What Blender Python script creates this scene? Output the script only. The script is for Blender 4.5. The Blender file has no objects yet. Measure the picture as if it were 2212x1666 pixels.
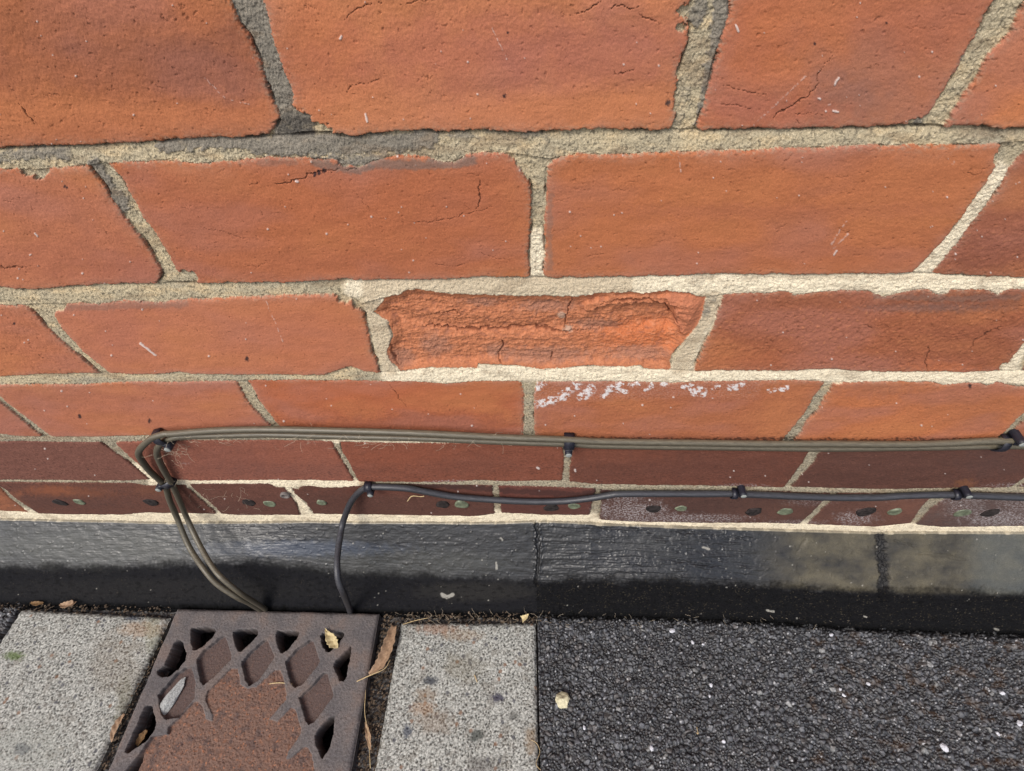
import bpy, bmesh, math, random
import numpy as np
from mathutils import Matrix, Vector

# ------------------------------------------------------------------ camera
D, HC = 0.25773, 0.665                     # distance from the wall face, height over the ground
TH, YAW, ROLL, FPX = 0.880283, -0.067929, -0.050783, 1076.83
PW, PH = 2212.0, 1666.0                    # size the photograph was measured at
_cy, _sy, _ct, _st = math.cos(YAW), math.sin(YAW), math.cos(TH), math.sin(TH)
CF = np.array([_sy*_ct, _cy*_ct, -_st]); _r = np.array([_cy, -_sy, 0.0]); _u = np.cross(_r, CF)
CR = _r*math.cos(ROLL) + _u*math.sin(ROLL); CU = -_r*math.sin(ROLL) + _u*math.cos(ROLL)
CC = np.array([0.0, -D, HC])
sc = bpy.context.scene
cd = bpy.data.cameras.new('camera'); cam = bpy.data.objects.new('camera', cd)
sc.collection.objects.link(cam); sc.camera = cam
cam.matrix_world = Matrix(((CR[0], CU[0], -CF[0], CC[0]), (CR[1], CU[1], -CF[1], CC[1]),
                           (CR[2], CU[2], -CF[2], CC[2]), (0, 0, 0, 1)))
cd.sensor_width = 36; cd.lens = FPX/PW*36; cd.clip_start = 0.01; cd.clip_end = 200

# ------------------------------------------------------------------ light
SUN_EL, SUN_AZ = 50.0, 215.0               # azimuth the light comes from, degrees from +Y clockwise
w = bpy.data.worlds.new('World'); sc.world = w; w.use_nodes = True
nt = w.node_tree; nt.nodes.clear()
sky = nt.nodes.new('ShaderNodeTexSky'); sky.sky_type = 'NISHITA'; sky.sun_disc = False
sky.sun_elevation = math.radians(SUN_EL); sky.sun_rotation = math.radians(SUN_AZ)
sky.dust_density = 3.0; sky.air_density = 1.0
hs = nt.nodes.new('ShaderNodeHueSaturation'); hs.inputs['Saturation'].default_value = 0.62
bg = nt.nodes.new('ShaderNodeBackground'); bg.inputs['Strength'].default_value = 0.12
wo = nt.nodes.new('ShaderNodeOutputWorld')
nt.links.new(sky.outputs[0], hs.inputs['Color']); nt.links.new(hs.outputs[0], bg.inputs[0]); nt.links.new(bg.outputs[0], wo.inputs[0])
sl = bpy.data.lights.new('sun', 'SUN'); sl.energy = 1.2; sl.angle = math.radians(22); sl.color = (1.0, 0.955, 0.89)
so = bpy.data.objects.new('sun', sl); sc.collection.objects.link(so)
_a, _e = math.radians(SUN_AZ), math.radians(SUN_EL)
_d = Vector((math.sin(_a)*math.cos(_e), math.cos(_a)*math.cos(_e), math.sin(_e)))
so.rotation_euler = _d.to_track_quat('Z', 'Y').to_euler(); so.location = (-0.6, -0.8, 1.5)
sc.view_settings.view_transform = 'Standard'; sc.view_settings.look = 'None'
sc.view_settings.exposure = 0.67; sc.view_settings.gamma = 1.0

# ------------------------------------------------------------------ helpers: measuring
def unp(u, v, Y=None, Z=None):
    u = np.asarray(u, float); v = np.asarray(v, float)
    d = CF + ((u-PW/2)/FPX)[..., None]*CR - ((v-PH/2)/FPX)[..., None]*CU
    t = (Y-CC[1])/d[..., 1] if Y is not None else (Z-CC[2])/d[..., 2]
    return CC + t[..., None]*d
def proj(P):
    q = P-CC; dep = np.maximum(q@CF, 0.02)
    return PW/2+FPX*(q@CR)/dep, PH/2-FPX*(q@CU)/dep
def BR(r, g, b, k=0.9):                     # fired clay: the measured tone with the grey dust every brick carries
    return S(r, g+0.26*max(r-20, 0)*(r-g)/r, b+0.19*max(r-20, 0)*(r-b)/r, k)
rng = np.random.default_rng(7); random.seed(7)
def S(r, g, b, k=0.9):
    c = np.array([r, g, b], float)/255
    return np.where(c <= 0.04045, c/12.92, ((c+0.055)/1.055)**2.4)*k

# ------------------------------------------------------------------ helpers: noise
def _hi(ix, iy, s):
    n = ix.astype(np.int64).astype(np.uint32)*np.uint32(374761393) + iy.astype(np.int64).astype(np.uint32)*np.uint32(668265263) + np.uint32((s*1442695041) & 0xffffffff)
    n = (n ^ (n >> np.uint32(13)))*np.uint32(1274126177)
    n = (n ^ (n >> np.uint32(16)))*np.uint32(2246822519)
    return (n ^ (n >> np.uint32(15))) & np.uint32(0xffffff)
def _h(ix, iy, s): return _hi(ix, iy, s)/16777216.0
_TC = np.cos(np.arange(4096)*6.2831853/4096); _TS = np.sin(np.arange(4096)*6.2831853/4096)
def noise(x, y, s=0):
    ix = np.floor(x); iy = np.floor(y); fx = x-ix; fy = y-iy
    ux = fx*fx*fx*(fx*(fx*6-15)+10); uy = fy*fy*fy*(fy*(fy*6-15)+10)
    ax = ix.astype(np.int64).astype(np.uint32)*np.uint32(374761393); ay = iy.astype(np.int64).astype(np.uint32)*np.uint32(668265263)+np.uint32((s*1442695041) & 0xffffffff)
    def g(a, b):
        n = (ax+np.uint32(374761393) if a else ax)+(ay+np.uint32(668265263) if b else ay)
        n = (n ^ (n >> np.uint32(13)))*np.uint32(1274126177); n = (n ^ (n >> np.uint32(16)))*np.uint32(2246822519)
        k = ((n ^ (n >> np.uint32(15))) & np.uint32(0xffffff)) >> np.uint32(12)
        return _TC[k]*(fx-a)+_TS[k]*(fy-b)
    return 1.5*((g(0, 0)*(1-ux)+g(1, 0)*ux)*(1-uy)+(g(0, 1)*(1-ux)+g(1, 1)*ux)*uy)
def fbm(x, y, o=4, s=0, g=0.5):
    r = 0; a = 1.0; t = 0
    for i in range(o):
        r = r+a*noise(x*2**i+i*17.3, y*2**i+i*9.1, s+i*31); t += a; a *= g
    return r/t*1.4
def sst(a, b, x):
    t = np.clip((x-a)/(b-a), 0, 1); return t*t*(3-2*t)
def voro(x, y, s=0):
    ix = np.floor(x); iy = np.floor(y); f1 = np.full(x.shape, 9.0); f2 = f1.copy(); ci = np.zeros(x.shape); cx = np.zeros(x.shape); cyy = np.zeros(x.shape)
    for a in (-1, 0, 1):
        for b in (-1, 0, 1):
            px = ix+a+_h(ix+a, iy+b, s); py = iy+b+_h(ix+a, iy+b, s+5)
            d = np.hypot(px-x, py-y); c = _h(ix+a, iy+b, s+9); n = d < f1
            f2 = np.where(n, f1, np.minimum(f2, d)); ci = np.where(n, c, ci)
            cx = np.where(n, px-x, cx); cyy = np.where(n, py-y, cyy); f1 = np.where(n, d, f1)
    return f1, f2, ci, cx, cyy
def lerp(a, b, t): return a+(b-a)*t
def mixc(c, col, m): c += (np.asarray(col)-c)*m[:, None]

# ------------------------------------------------------------------ helpers: objects
C = sc.collection
def tag(o, label=None, cat=None, group=None, kind=None):
    for k, v in (('label', label), ('category', cat), ('group', group), ('kind', kind)):
        if v: o[k] = v
    return o
def empty(name, loc, label=None, cat=None, group=None):
    o = bpy.data.objects.new(name, None); o.empty_display_size = 0.02; C.objects.link(o)
    o.location = loc; return tag(o, label, cat, group)
def add(name, me, mat, parent=None):
    o = bpy.data.objects.new(name, me); C.objects.link(o)
    if mat and not me.materials: me.materials.append(mat)
    if parent is not None:
        o.parent = parent; o.matrix_parent_inverse = Matrix.Translation(-Vector(parent.location))
    return o
def fast_mesh(name, V, F, cols=None, rough=None, smooth=True):
    used = np.zeros(len(V), bool); used[F.ravel()] = True
    idx = np.cumsum(used)-1; V = V[used]; F = idx[F]
    me = bpy.data.meshes.new(name); k = F.shape[1]
    me.vertices.add(len(V)); me.vertices.foreach_set('co', V.astype(np.float32).ravel())
    me.loops.add(F.size); me.loops.foreach_set('vertex_index', F.astype(np.int32).ravel())
    me.polygons.add(len(F)); me.polygons.foreach_set('loop_start', np.arange(0, F.size, k, dtype=np.int32))
    me.update(calc_edges=True)
    if smooth: me.polygons.foreach_set('use_smooth', np.ones(len(F), bool))
    if cols is not None:
        a = me.attributes.new('tint', 'FLOAT_COLOR', 'POINT')
        a.data.foreach_set('color', np.concatenate([cols[used], np.ones((len(V), 1))], 1).astype(np.float32).ravel())
    if rough is not None:
        a = me.attributes.new('gloss', 'FLOAT', 'POINT'); a.data.foreach_set('value', rough[used].astype(np.float32))
    me.update(); return me
def gridf(nr, nc):
    i = np.arange(nr*nc).reshape(nr, nc)
    return np.stack([i[:-1, :-1], i[1:, :-1], i[1:, 1:], i[:-1, 1:]], -1).reshape(-1, 4)
def material(name, base=None, rough=0.85, spec=0.3, grain=1500, bump=0.25, bdist=0.0003, var=0.25, metal=0.0, grain2=None):
    m = bpy.data.materials.new(name); m.use_nodes = True; n = m.node_tree.nodes; l = m.node_tree.links
    b = n['Principled BSDF']; b.inputs['Metallic'].default_value = metal; b.inputs['Specular IOR Level'].default_value = spec
    tc = n.new('ShaderNodeTexCoord')
    no = n.new('ShaderNodeTexNoise'); no.inputs['Scale'].default_value = grain; no.inputs['Detail'].default_value = 3
    l.new(tc.outputs['Object'], no.inputs['Vector'])
    mr = n.new('ShaderNodeMapRange'); mr.inputs['From Min'].default_value = 0.3; mr.inputs['From Max'].default_value = 0.7
    mr.inputs['To Min'].default_value = 1-var; mr.inputs['To Max'].default_value = 1+var
    l.new(no.outputs['Fac'], mr.inputs['Value'])
    mx = n.new('ShaderNodeVectorMath'); mx.operation = 'SCALE'
    if base is None:
        at = n.new('ShaderNodeAttribute'); at.attribute_name = 'tint'; l.new(at.outputs['Color'], mx.inputs[0])
    else: mx.inputs[0].default_value = tuple(base)
    l.new(mr.outputs[0], mx.inputs['Scale']); l.new(mx.outputs[0], b.inputs['Base Color'])
    if rough is None:
        ar = n.new('ShaderNodeAttribute'); ar.attribute_name = 'gloss'; l.new(ar.outputs['Fac'], b.inputs['Roughness'])
        ms = n.new('ShaderNodeMapRange'); ms.inputs['From Min'].default_value = .3; ms.inputs['From Max'].default_value = .85; ms.inputs['To Min'].default_value = spec; ms.inputs['To Max'].default_value = .12
        l.new(ar.outputs['Fac'], ms.inputs['Value']); l.new(ms.outputs[0], b.inputs['Specular IOR Level'])
    else: b.inputs['Roughness'].default_value = rough
    bu = n.new('ShaderNodeBump'); bu.inputs['Strength'].default_value = bump; bu.inputs['Distance'].default_value = bdist
    l.new(no.outputs['Fac'], bu.inputs['Height']); l.new(bu.outputs[0], b.inputs['Normal'])
    return m

class Paint:
    """masks traced at known places of a surface; u, v are the measured positions of its points"""
    def __init__(s, u, v): s.u, s.v = u, v; s.inb = (u > -300) & (u < 2500) & (v > -300) & (v < 1950)
    def line(s, pts, r, jit=0.0, seed=0, taper=False):
        p = np.array(pts, float); R = r*1.6+jit*3
        sel = np.nonzero(s.inb & (s.u > p[:, 0].min()-R) & (s.u < p[:, 0].max()+R) & (s.v > p[:, 1].min()-R) & (s.v < p[:, 1].max()+R))[0]
        out = np.zeros(len(s.u)); uu, vv = s.u[sel].copy(), s.v[sel].copy()
        if jit: uu += jit*fbm(uu/14+seed, vv/14, 3, seed); vv += jit*fbm(uu/14, vv/14+40+seed, 3, seed+3)
        best = np.full(len(sel), 1e9); n = len(p)-1
        for i in range(n):
            a, b = p[i], p[i+1]; ab = b-a; L = max(ab@ab, 1e-9)
            t = np.clip(((uu-a[0])*ab[0]+(vv-a[1])*ab[1])/L, 0, 1)
            d = np.hypot(uu-a[0]-t*ab[0], vv-a[1]-t*ab[1])
            if taper:
                q = (i+t)/n; d = d/np.maximum(0.15, np.minimum(1, np.minimum(q, 1-q)*5))
            best = np.minimum(best, d)
        out[sel] = 1-sst(r*0.55, r*1.25, best); return out
    def blob(s, x, y, rx, ry, seed=0, rag=0.35, soft=0.4, sc=None):
        m = np.zeros(len(s.u)); R = 1+soft+rag*1.3+.1
        sel = np.nonzero(s.inb & (abs(s.u-x) < rx*R) & (abs(s.v-y) < ry*R))[0]
        uu, vv = s.u[sel], s.v[sel]; q = sc or max(6, min(rx, ry)*0.8)
        d = np.hypot((uu-x)/rx, (vv-y)/ry)+rag*fbm(uu/q+seed*3.7, vv/q, 4, seed)
        m[sel] = 1-sst(1-soft, 1+soft, d); return m
def poly_sd(px, py, poly):
    """signed distance, negative inside"""
    p = np.array(poly, float); d = np.full(px.shape, 1e9); ins = np.zeros(px.shape, bool)
    for i in range(len(p)):
        a, b = p[i-1], p[i]; ab = b-a; t = np.clip(((px-a[0])*ab[0]+(py-a[1])*ab[1])/(ab@ab), 0, 1)
        d = np.minimum(d, np.hypot(px-a[0]-t*ab[0], py-a[1]-t*ab[1]))
        c = (a[1] > py) != (b[1] > py)
        ins ^= c & (px < (b[0]-a[0])*(py-a[1])/(b[1]-a[1]+1e-12)+a[0])
    return np.where(ins, -d, d)

# ================================================================== THE BRICK WALL
BEDS = [
 [(0,321,366),(79,317,368),(189,315,357),(276,311,351),(355,304,347),(434,300,355),(512,298,347),(583,294,339),(670,290,343),(734,291,345),(774,294,364),(801,290,349),(852,286,337),(924,281,339),(951,285,351),(979,283,351),(1010,283,335),(1050,284,329),(1089,285,331),(1187,284,345),(1246,281,333),(1325,281,335),(1404,281,331),(1552,282,325),(1612,281,327),(1671,281,321),(1730,279,319),(1789,278,319),(1868,276,313),(1947,273,315),(2045,276,315),(2104,272,313),(2163,278,311),(2212,280,307)],
 [(0,621,660),(35,627,662),(70,627,658),(120,623,658),(176,618,655),(211,616,658),(246,614,653),(299,614,650),(334,614,655),(411,614,646),(432,613,646),(527,611,641),(633,611,637),(703,606,635),(745,602,637),(770,606,648),(780,605,657),(822,605,646),(865,604,637),(875,604,628),(903,604,627),(945,603,632),(981,602,637),(998,600,636),(1051,597,639),(1121,599,641),(1192,602,641),(1244,601,643),(1297,600,634),(1367,599,632),(1385,597,634),(1438,596,629),(1487,595,634),(1512,594,643),(1564,592,636),(1593,593,634),(1645,593,634),(1698,593,629),(1716,594,639),(1758,594,632),(1821,593,627),(1877,592,629),(1906,592,643),(1944,592,634),(1983,592,625),(2011,593,627),(2022,593,637),(2043,595,637),(2046,595,625),(2138,600,627),(2155,600,637),(2176,601,625),(2212,603,625)],
 [(0,815,831),(88,810,831),(176,808,831),(246,808,827),(281,810,825),(338,810,826),(387,804,826),(422,809,825),(510,810,824),(598,810,823),(650,811,822),(700,810,824),(731,801,824),(752,794,822),(762,793,824),(787,803,824),(819,807,825),(875,804,825),(931,797,827),(963,798,831),(995,797,827),(1030,798,824),(1033,790,824),(1086,792,824),(1121,794,825),(1174,801,824),(1227,798,824),(1262,794,824),(1315,796,824),(1385,794,825),(1392,801,825),(1455,801,827),(1505,804,824),(1557,801,824),(1645,802,822),(1716,802,821),(1779,798,824),(1814,799,825),(1839,802,827),(1874,804,824),(1962,804,825),(2015,804,825),(2036,803,832),(2085,806,827),(2120,802,827),(2131,802,834),(2155,802,825),(2194,804,836),(2212,801,836)],
 [(0,938,955),(35,942,954),(84,944,955),(140,945,956),(211,945,956),(334,942,953),(387,941,952),(600,944,952),(735,945,954),(870,947,957),(960,949,957),(1150,952,960),(1230,955,962),(1700,957,968),(2212,955,968)],
 [(0,1037,1042),(105,1038,1043),(211,1040,1044),(281,1040,1044),(316,1038,1050),(387,1036,1047),(440,1038,1045),(527,1038,1045),(580,1038,1045),(598,1038,1052),(633,1039,1054),(668,1038,1050),(703,1040,1054),(738,1040,1053),(778,1041,1050),(815,1041,1047),(875,1041,1047),(945,1042,1048),(995,1041,1049),(1040,1038,1049),(1086,1041,1050),(1192,1040,1052),(1227,1041,1054),(1279,1047,1055),(1332,1048,1062),(1402,1050,1061),(1512,1050,1060),(1575,1052,1062),(1680,1054,1062),(1751,1054,1066),(1856,1057,1066),(1962,1057,1068),(2032,1055,1066),(2102,1055,1064),(2212,1054,1066)],
 [(0,1106,1121),(70,1110,1122),(141,1112,1124),(264,1113,1126),(316,1108,1128),(387,1110,1129),(440,1110,1128),(527,1113,1128),(668,1113,1126),(778,1114,1128),(910,1116,1128),(1033,1117,1129),(1086,1108,1128),(1139,1111,1126),(1192,1113,1126),(1279,1113,1129),(1297,1124,1131),(1367,1128,1134),(1512,1131,1139),(1645,1131,1143),(1716,1133,1145),(1786,1136,1147),(1892,1140,1150),(1962,1133,1149),(2032,1140,1149),(2212,1138,1150)],
]
JOINTS = [
 [[(0,499,564),(32,512,581),(51,516,583),(79,538,587),(110,552,599),(158,572,615),(197,581,631),(229,595,631),(256,603,654),(276,595,678),(290,583,706)],
  [(0,1494,1580),(28,1480,1574),(60,1488,1566),(99,1482,1557),(130,1470,1547),(170,1462,1535),(221,1460,1523),(252,1458,1513),(276,1450,1507)],
  [(0,2156,2223),(39,2128,2199),(79,2108,2175),(118,2085,2136),(158,2065,2112),(197,2041,2089),(237,2018,2061),(256,1998,2053),(272,1967,2041)]],
 [[(343,189,213),(367,197,244),(394,219,268),(434,244,288),(473,272,311),(512,304,339),(552,331,365),(583,347,382),(599,349,398),(611,339,412)],
  [(331,1095,1200),(345,1110,1190),(363,1123,1184),(378,1133,1182),(394,1144,1180),(414,1148,1180),(453,1148,1178),(501,1146,1176),(512,1142,1176),(552,1142,1179),(583,1144,1174),(600,1142,1174)],
  [(311,2165,2223),(335,2156,2207),(363,2152,2183),(394,2132,2168),(434,2104,2144),(473,2077,2108),(512,2045,2081),(552,2010,2049),(587,1974,2018)]],
 [[(657,46,102),(671,67,109),(702,95,127),(720,113,141),(755,151,172),(780,183,200),(801,207,229)],
  [(653,770,826),(678,787,808),(695,791,836),(713,794,843),(730,798,849),(748,803,840),(766,805,836),(780,815,840),(801,817,861)],
  [(628,1530,1560),(646,1524,1561),(678,1519,1550),(709,1505,1540),(745,1473,1522),(773,1450,1510),(801,1448,1498)],
  [(650,2290,2330),(748,2208,2250),(773,2187,2225),(801,2169,2208)]],
 [[(831,-40,-25),(866,-4,10),(889,25,39),(913,53,70),(938,84,102)],
  [(824,510,534),(843,520,547),(868,534,559),(892,556,577),(916,580,597),(940,600,617)],
  [(824,1121,1162),(840,1130,1155),(878,1132,1153),(934,1130,1155),(950,1130,1156)],
  [(824,1781,1803),(839,1774,1793),(861,1758,1781),(889,1742,1765),(913,1723,1742),(945,1696,1723)],
  [(830,2275,2295),(903,2201,2219),(934,2169,2190)]],
 [[(956,214,250),(973,239,267),(990,264,285),(1008,288,306),(1022,304,323),(1036,320,338)],
  [(950,714,733),(973,724,738),(997,738,752),(1032,760,770)],
  [(962,1214,1239),(987,1218,1235),(1011,1218,1230),(1040,1214,1230)],
  [(975,1749,1772),(997,1737,1761),(1022,1719,1737),(1054,1695,1710)],
  [(960,2300,2316),(1040,2206,2222)]],
 [[(1057,0,9),(1078,19,33),(1106,56,76)],[(1048,397,410),(1071,422,434),(1092,447,461),(1110,468,478)],
  [(1054,615,629),(1068,626,636),(1089,640,661),(1110,647,675)],[(1050,1063,1076),(1078,1065,1081),(1113,1069,1083)],
  [(1057,1287,1297),(1085,1280,1299),(1112,1274,1297)],[(1082,1781,1797),(1106,1758,1772),(1131,1730,1747)],
  [(1085,2004,2032),(1106,1986,2004),(1131,1969,1983)]],
]
TONES = [
 [(176,88,54),(190,100,64),(182,90,58),(198,100,56)],
 [(180,92,62),(178,86,52),(182,90,52),(158,80,58)],
 [(182,92,60),(186,96,66),(202,100,60),(162,78,50),(160,80,55)],
 [(168,88,66),(178,92,66),(176,80,48),(172,84,52),(188,92,52),(170,88,60)],
 [(120,68,58),(140,72,58),(130,62,46),(110,56,44),(98,56,47),(95,55,50)],
 [(150,80,55),(104,58,48),(98,56,48),(94,54,46),(100,50,44),(88,56,50),(108,66,56),(96,74,70)],
]
STRETCH, COURSE = 0.235, 0.0917
def wall_grid():
    # rows from the plinth up; dense in view, coarse beyond
    zb = 0.060
    z_in = []
    z = zb
    while z < HC-0.03:
        z_in.append(z); z += 0.00088*(1-0.60*(z-zb)/(HC-zb-0.06))
    z_out = list(np.linspace(z, 1.6, 260)[1:])
    zz = np.array(z_in+z_out)
    ta = np.linspace(-1.07, 1.07, 1640)
    tl = -1.07-np.cumsum(np.linspace(0.0016, 0.02, 170))
    tt = np.concatenate([tl[::-1], ta, -tl])
    zc = np.minimum(zz, HC-0.055)
    # half width of what is seen at each height
    vv = np.linspace(0, 1150, 80)
    L = unp(np.zeros(80), vv, Y=0.0); R = unp(np.full(80, 2212.0), vv, Y=0.0)
    xl = np.interp(zc, L[::-1, 2], L[::-1, 0]); xr = np.interp(zc, R[::-1, 2], R[::-1, 0])
    c, h = (xl+xr)/2, (xr-xl)/2
    X = c[:, None]+tt[None, :]*h[:, None]; Z = np.repeat(zz[:, None], len(tt), 1)
    return X, Z
def build_wall():
    X, Z = wall_grid(); nr, nc = X.shape; x = X.ravel(); z = Z.ravel(); N = len(x)
    u, v = proj(np.stack([x, np.zeros(N), z], 1)); P = Paint(u, v)
    # --- joints as signed distances (positive inside a brick), metres
    bt, bb = [], []
    for b in BEDS:
        a = np.array(b, float); T = unp(a[:, 0], a[:, 1], Y=0.0); B = unp(a[:, 0], a[:, 2], Y=0.0)
        bt.append(np.interp(x, T[:, 0], T[:, 2])); bb.append(np.interp(x, B[:, 0], B[:, 2]))
    edges = []
    for k, row in enumerate(JOINTS):
        e = []
        for j in row:
            a = np.array(j, float); Lp = unp(a[:, 1], a[:, 0], Y=0.0); Rp = unp(a[:, 2], a[:, 0], Y=0.0)
            e.append((Lp[::-1, 2], Lp[::-1, 0], Rp[::-1, 2], Rp[::-1, 0]))
        x0, x1 = e[0][1].mean(), e[-1][1].mean()
        for q in range(1, 14):
            e.insert(0, (None, x0-q*STRETCH, None, x0-q*STRETCH+0.009)); e.append((None, x1+q*STRETCH, None, x1+q*STRETCH+0.009))
        edges.append(e)
    ztop = bt[0]
    row = np.zeros(N, int)
    for k in range(1, 6): row[z < (bt[k]+bb[k])/2] = k+0
    # row k lies between bed k-1 (above) and bed k (below)
    up = z > (bt[0]+bb[0])/2
    extra = np.floor((z-ztop)/COURSE).astype(int); extra = np.where(up, np.maximum(extra, 0), 0)
    rowid = np.zeros(N, int)
    for k in range(6):
        rowid[(z <= (bt[k]+bb[k])/2)] = k+1
    # rowid 0 = above bed 0, 1 = between bed 0 and 1 ...
    dist = np.full(N, 1.0); tb = np.zeros(N); inbed = np.full(N, 1.0); brick = np.zeros(N, int)
    for k in range(6):
        c = (bt[k]+bb[k])/2; hw = (bt[k]-bb[k])/2; d = np.abs(z-c)-hw
        tb = np.where(d < inbed, np.clip((z-bb[k])/(2*hw+1e-6), -1, 2), tb); inbed = np.minimum(inbed, d)
    zz0 = z-(bt[0]+extra*COURSE)
    dx = np.where(up & (extra > 0), np.abs(zz0)-0.0045, 1); inbed = np.minimum(inbed, dx)
    dx = np.where(up, np.abs(zz0-COURSE)-0.0045, 1); inbed = np.minimum(inbed, dx)
    invert = np.full(N, 1.0)
    for r in range(6):
        m = (rowid == r) & ((extra == 0) if r == 0 else True); idx = np.nonzero(m)[0]; xx = x[idx]; zc = z[idx]
        best = np.full(len(idx), 1.0); bi = np.zeros(len(idx), int)
        for q, (zl, lx, zr, rx) in enumerate(edges[r]):
            l = np.interp(zc, zl, lx) if zl is not None else lx; rr = np.interp(zc, zr, rx) if zr is not None else rx
            best = np.minimum(best, np.abs(xx-(l+rr)/2)-(rr-l)/2); bi += (xx > (l+rr)/2)
        invert[idx] = best; brick[idx] = r*100+bi-12
    m = up & (extra > 0); sh = (extra % 2)*STRETCH/2+extra*0.011
    f = (x-sh)/STRETCH; cell = np.floor(f+0.5); invert = np.where(m, np.abs(f-cell)*STRETCH-0.0045, invert)
    brick = np.where(m, -1000-extra*100-cell.astype(int)-(f > cell), brick)
    k = 0.0025; h = np.clip(0.5+0.5*(inbed-invert)/k, 0, 1)
    d = lerp(inbed, invert, h)-k*h*(1-h)
    d = d+0.0003*(z < .18)*fbm(x/0.006, z/0.003, 3, 14)+0.0009*fbm(x/0.009, z/0.009, 3, 11)+0.0010*fbm(x/0.0028, z/0.0022, 4, 12, 0.75)+0.0010*np.clip(fbm(x/0.006+3, z/0.004, 2, 13)-.35, 0, 1)
    # corners filled with pointing, chips out of arrises
    for (cx, cy_, r) in ((640,276,34),(690,285,22),(1165,340,20),(560,60,10),(405,603,20),(120,655,22),(2195,300,22),(790,645,20),(1545,632,14),(85,372,16),(60,368,14),(1980,270,14),(1192,330,14),(745,640,16),(775,655,12),(655,360,0.1),(1130,350,12),(775,345,14),(745,350,12),(1910,630,8),(1478,25,14),(1470,60,10),(2165,345,14),(1490,160,8),(1180,345,12),(2170,795,10),(640,1050,8),(1810,822,8)):
        bm_ = P.blob(cx, cy_, r*1.2, r, int(cx), 0.45, 0.25); d = lerp(d, np.minimum(d, -0.0012), bm_)
    isb = d > 0
    rd = _h(brick.astype(float), brick*0.0, 77); rd2 = _h(brick.astype(float), brick*0.0+3, 78); rd3 = _h(brick.astype(float), brick*0.0+5, 79)
    # --- kinds of mortar
    n_lo = fbm(x/0.05, z/0.05, 4, 21)
    cream = np.zeros(N)
    for pts, r in (([(765,622),(1000,618),(1300,618),(1600,614),(2000,612),(2300,618)],26),([(840,812),(1200,810),(1700,812),(2300,818)],20),
                   ([(1160,515),(1158,590)],20),([(2165,375),(2085,480),(1990,595)],24),([(805,650),(830,740),(850,800)],26),([(1550,640),(1510,720),(1470,795)],24),
                   ([(295,1012),(340,1042)],12),([(330,1044),(560,1043),(790,1048)],11),([(620,1050),(640,1080),(660,1110)],16),
                   ([(-40,1114),(500,1120),(1100,1118),(1280,1122)],15),([(1290,1128),(1600,1138),(2300,1146)],13),([(2200,760),(2180,800)],20),([(700,955),(1000,960)],5)):
        cream = np.maximum(cream, P.line(pts, r, 3, int(pts[0][0])))
    grey = np.zeros(N)
    for pts, r, a in (([(520,-20),(560,90),(600,190),(635,280)],46,1.0),([(560,318),(700,316),(860,312),(930,300)],20,1.0),([(350,318),(450,308),(560,310)],14,0.9),([(0,340),(90,330),(140,335)],14,0.7),
                      ([(1568,-10),(1560,60),(1538,180)],22,1.0),([(1530,190),(1512,270)],12,.7),([(200,352),(230,400),(268,450)],12,1.0),([(960,302),(1060,292),(1180,296)],8,0.5),([(1515,10),(1505,40)],18,.8),
                      ([(690,350),(830,345)],14,.8),([(1540,645),(1520,680)],10,.5),([(2090,100),(2010,230),(1980,268)],7,.8),([(1475,205),(1465,270)],14,0.4)):
        grey = np.maximum(grey, a*P.line(pts, r*1.15, 10, int(abs(pts[0][0]))+2))
    # --- colours
    col = np.zeros((N, 3)); base = np.zeros((N, 3))
    for r in range(6):
        for i, c in enumerate(TONES[r]):
            base[brick == r*100+i+1 - (0 if True else 0)] = BR(*c)
    rest = base.sum(1) == 0
    alt = np.array([BR(178, 90, 58), BR(160, 78, 52), BR(186, 98, 66), BR(170, 84, 56)])
    base[rest] = alt[(rd[rest]*3.99).astype(int)]
    base[rest & (rowid == 4)] = BR(112, 58, 48); base[rest & (rowid >= 5)] = BR(100, 56, 48)
    fine = fbm(x/0.0035, z/0.002, 4, 31, 0.6); mid = fbm(x/0.02, z/0.012, 4, 32); big = fbm(x/0.09+brick*3.3, z/0.045, 3, 33)
    streak = fbm(x/0.045, z/0.0045, 3, 34)
    gr = fbm(x/0.0014, z/0.0011, 3, 35, .75); deep_ = (rowid >= 4)*1.0
    col[:] = base*(1+0.10*mid+0.08*fine+0.02*streak+0.14*gr+0.04*fine+deep_*(0.16*fine+.12*gr))[:, None]
    mixc(col, S(150, 104, 90), deep_*.55*sst(.25, .8, gr+.3*mid)); mixc(col, S(64, 42, 40), deep_*.55*sst(.2, .7, -fine+.4*streak-.2*(v < 1000)))
    mixc(col, BR(206, 118, 80), (1-deep_)*.30*sst(.3, .9, gr)); mixc(col, BR(128, 60, 40), (1-deep_)*.30*sst(.35, .9, -gr))
    mixc(col, BR(172, 96, 82), np.clip(big*1.2-0.05, 0, 0.5)*(rowid < 4)); mixc(col, BR(196, 104, 56), np.clip(-big*0.9-0.05, 0, 0.45)*(rowid < 4))
    # the brick edges carry a pale pink bloom
    mixc(col, BR(170, 112, 96), 0.6*np.exp(-np.clip(d, 0, 1)/0.004)*(rowid < 4)*np.clip(0.5+mid, 0, 1))
    # pits
    pm = np.clip(fbm(x/0.04, z/0.03, 3, 41)*1.3+0.28, 0, 1)
    rough_b = np.zeros(N)
    rough_b = np.maximum(rough_b, (brick == 204)*1.0); rough_b = np.maximum(rough_b, (brick == 104)*0.8*sst(430, 520, v))
    rough_b = np.maximum(rough_b, 0.5*(brick == 201)); rough_b = np.maximum(rough_b, 0.5*(brick == 303)*sst(870, 900, v)); rough_b = np.maximum(rough_b, (brick == 1)*0.35*P.blob(250, 150, 420, 150, 3))
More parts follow.
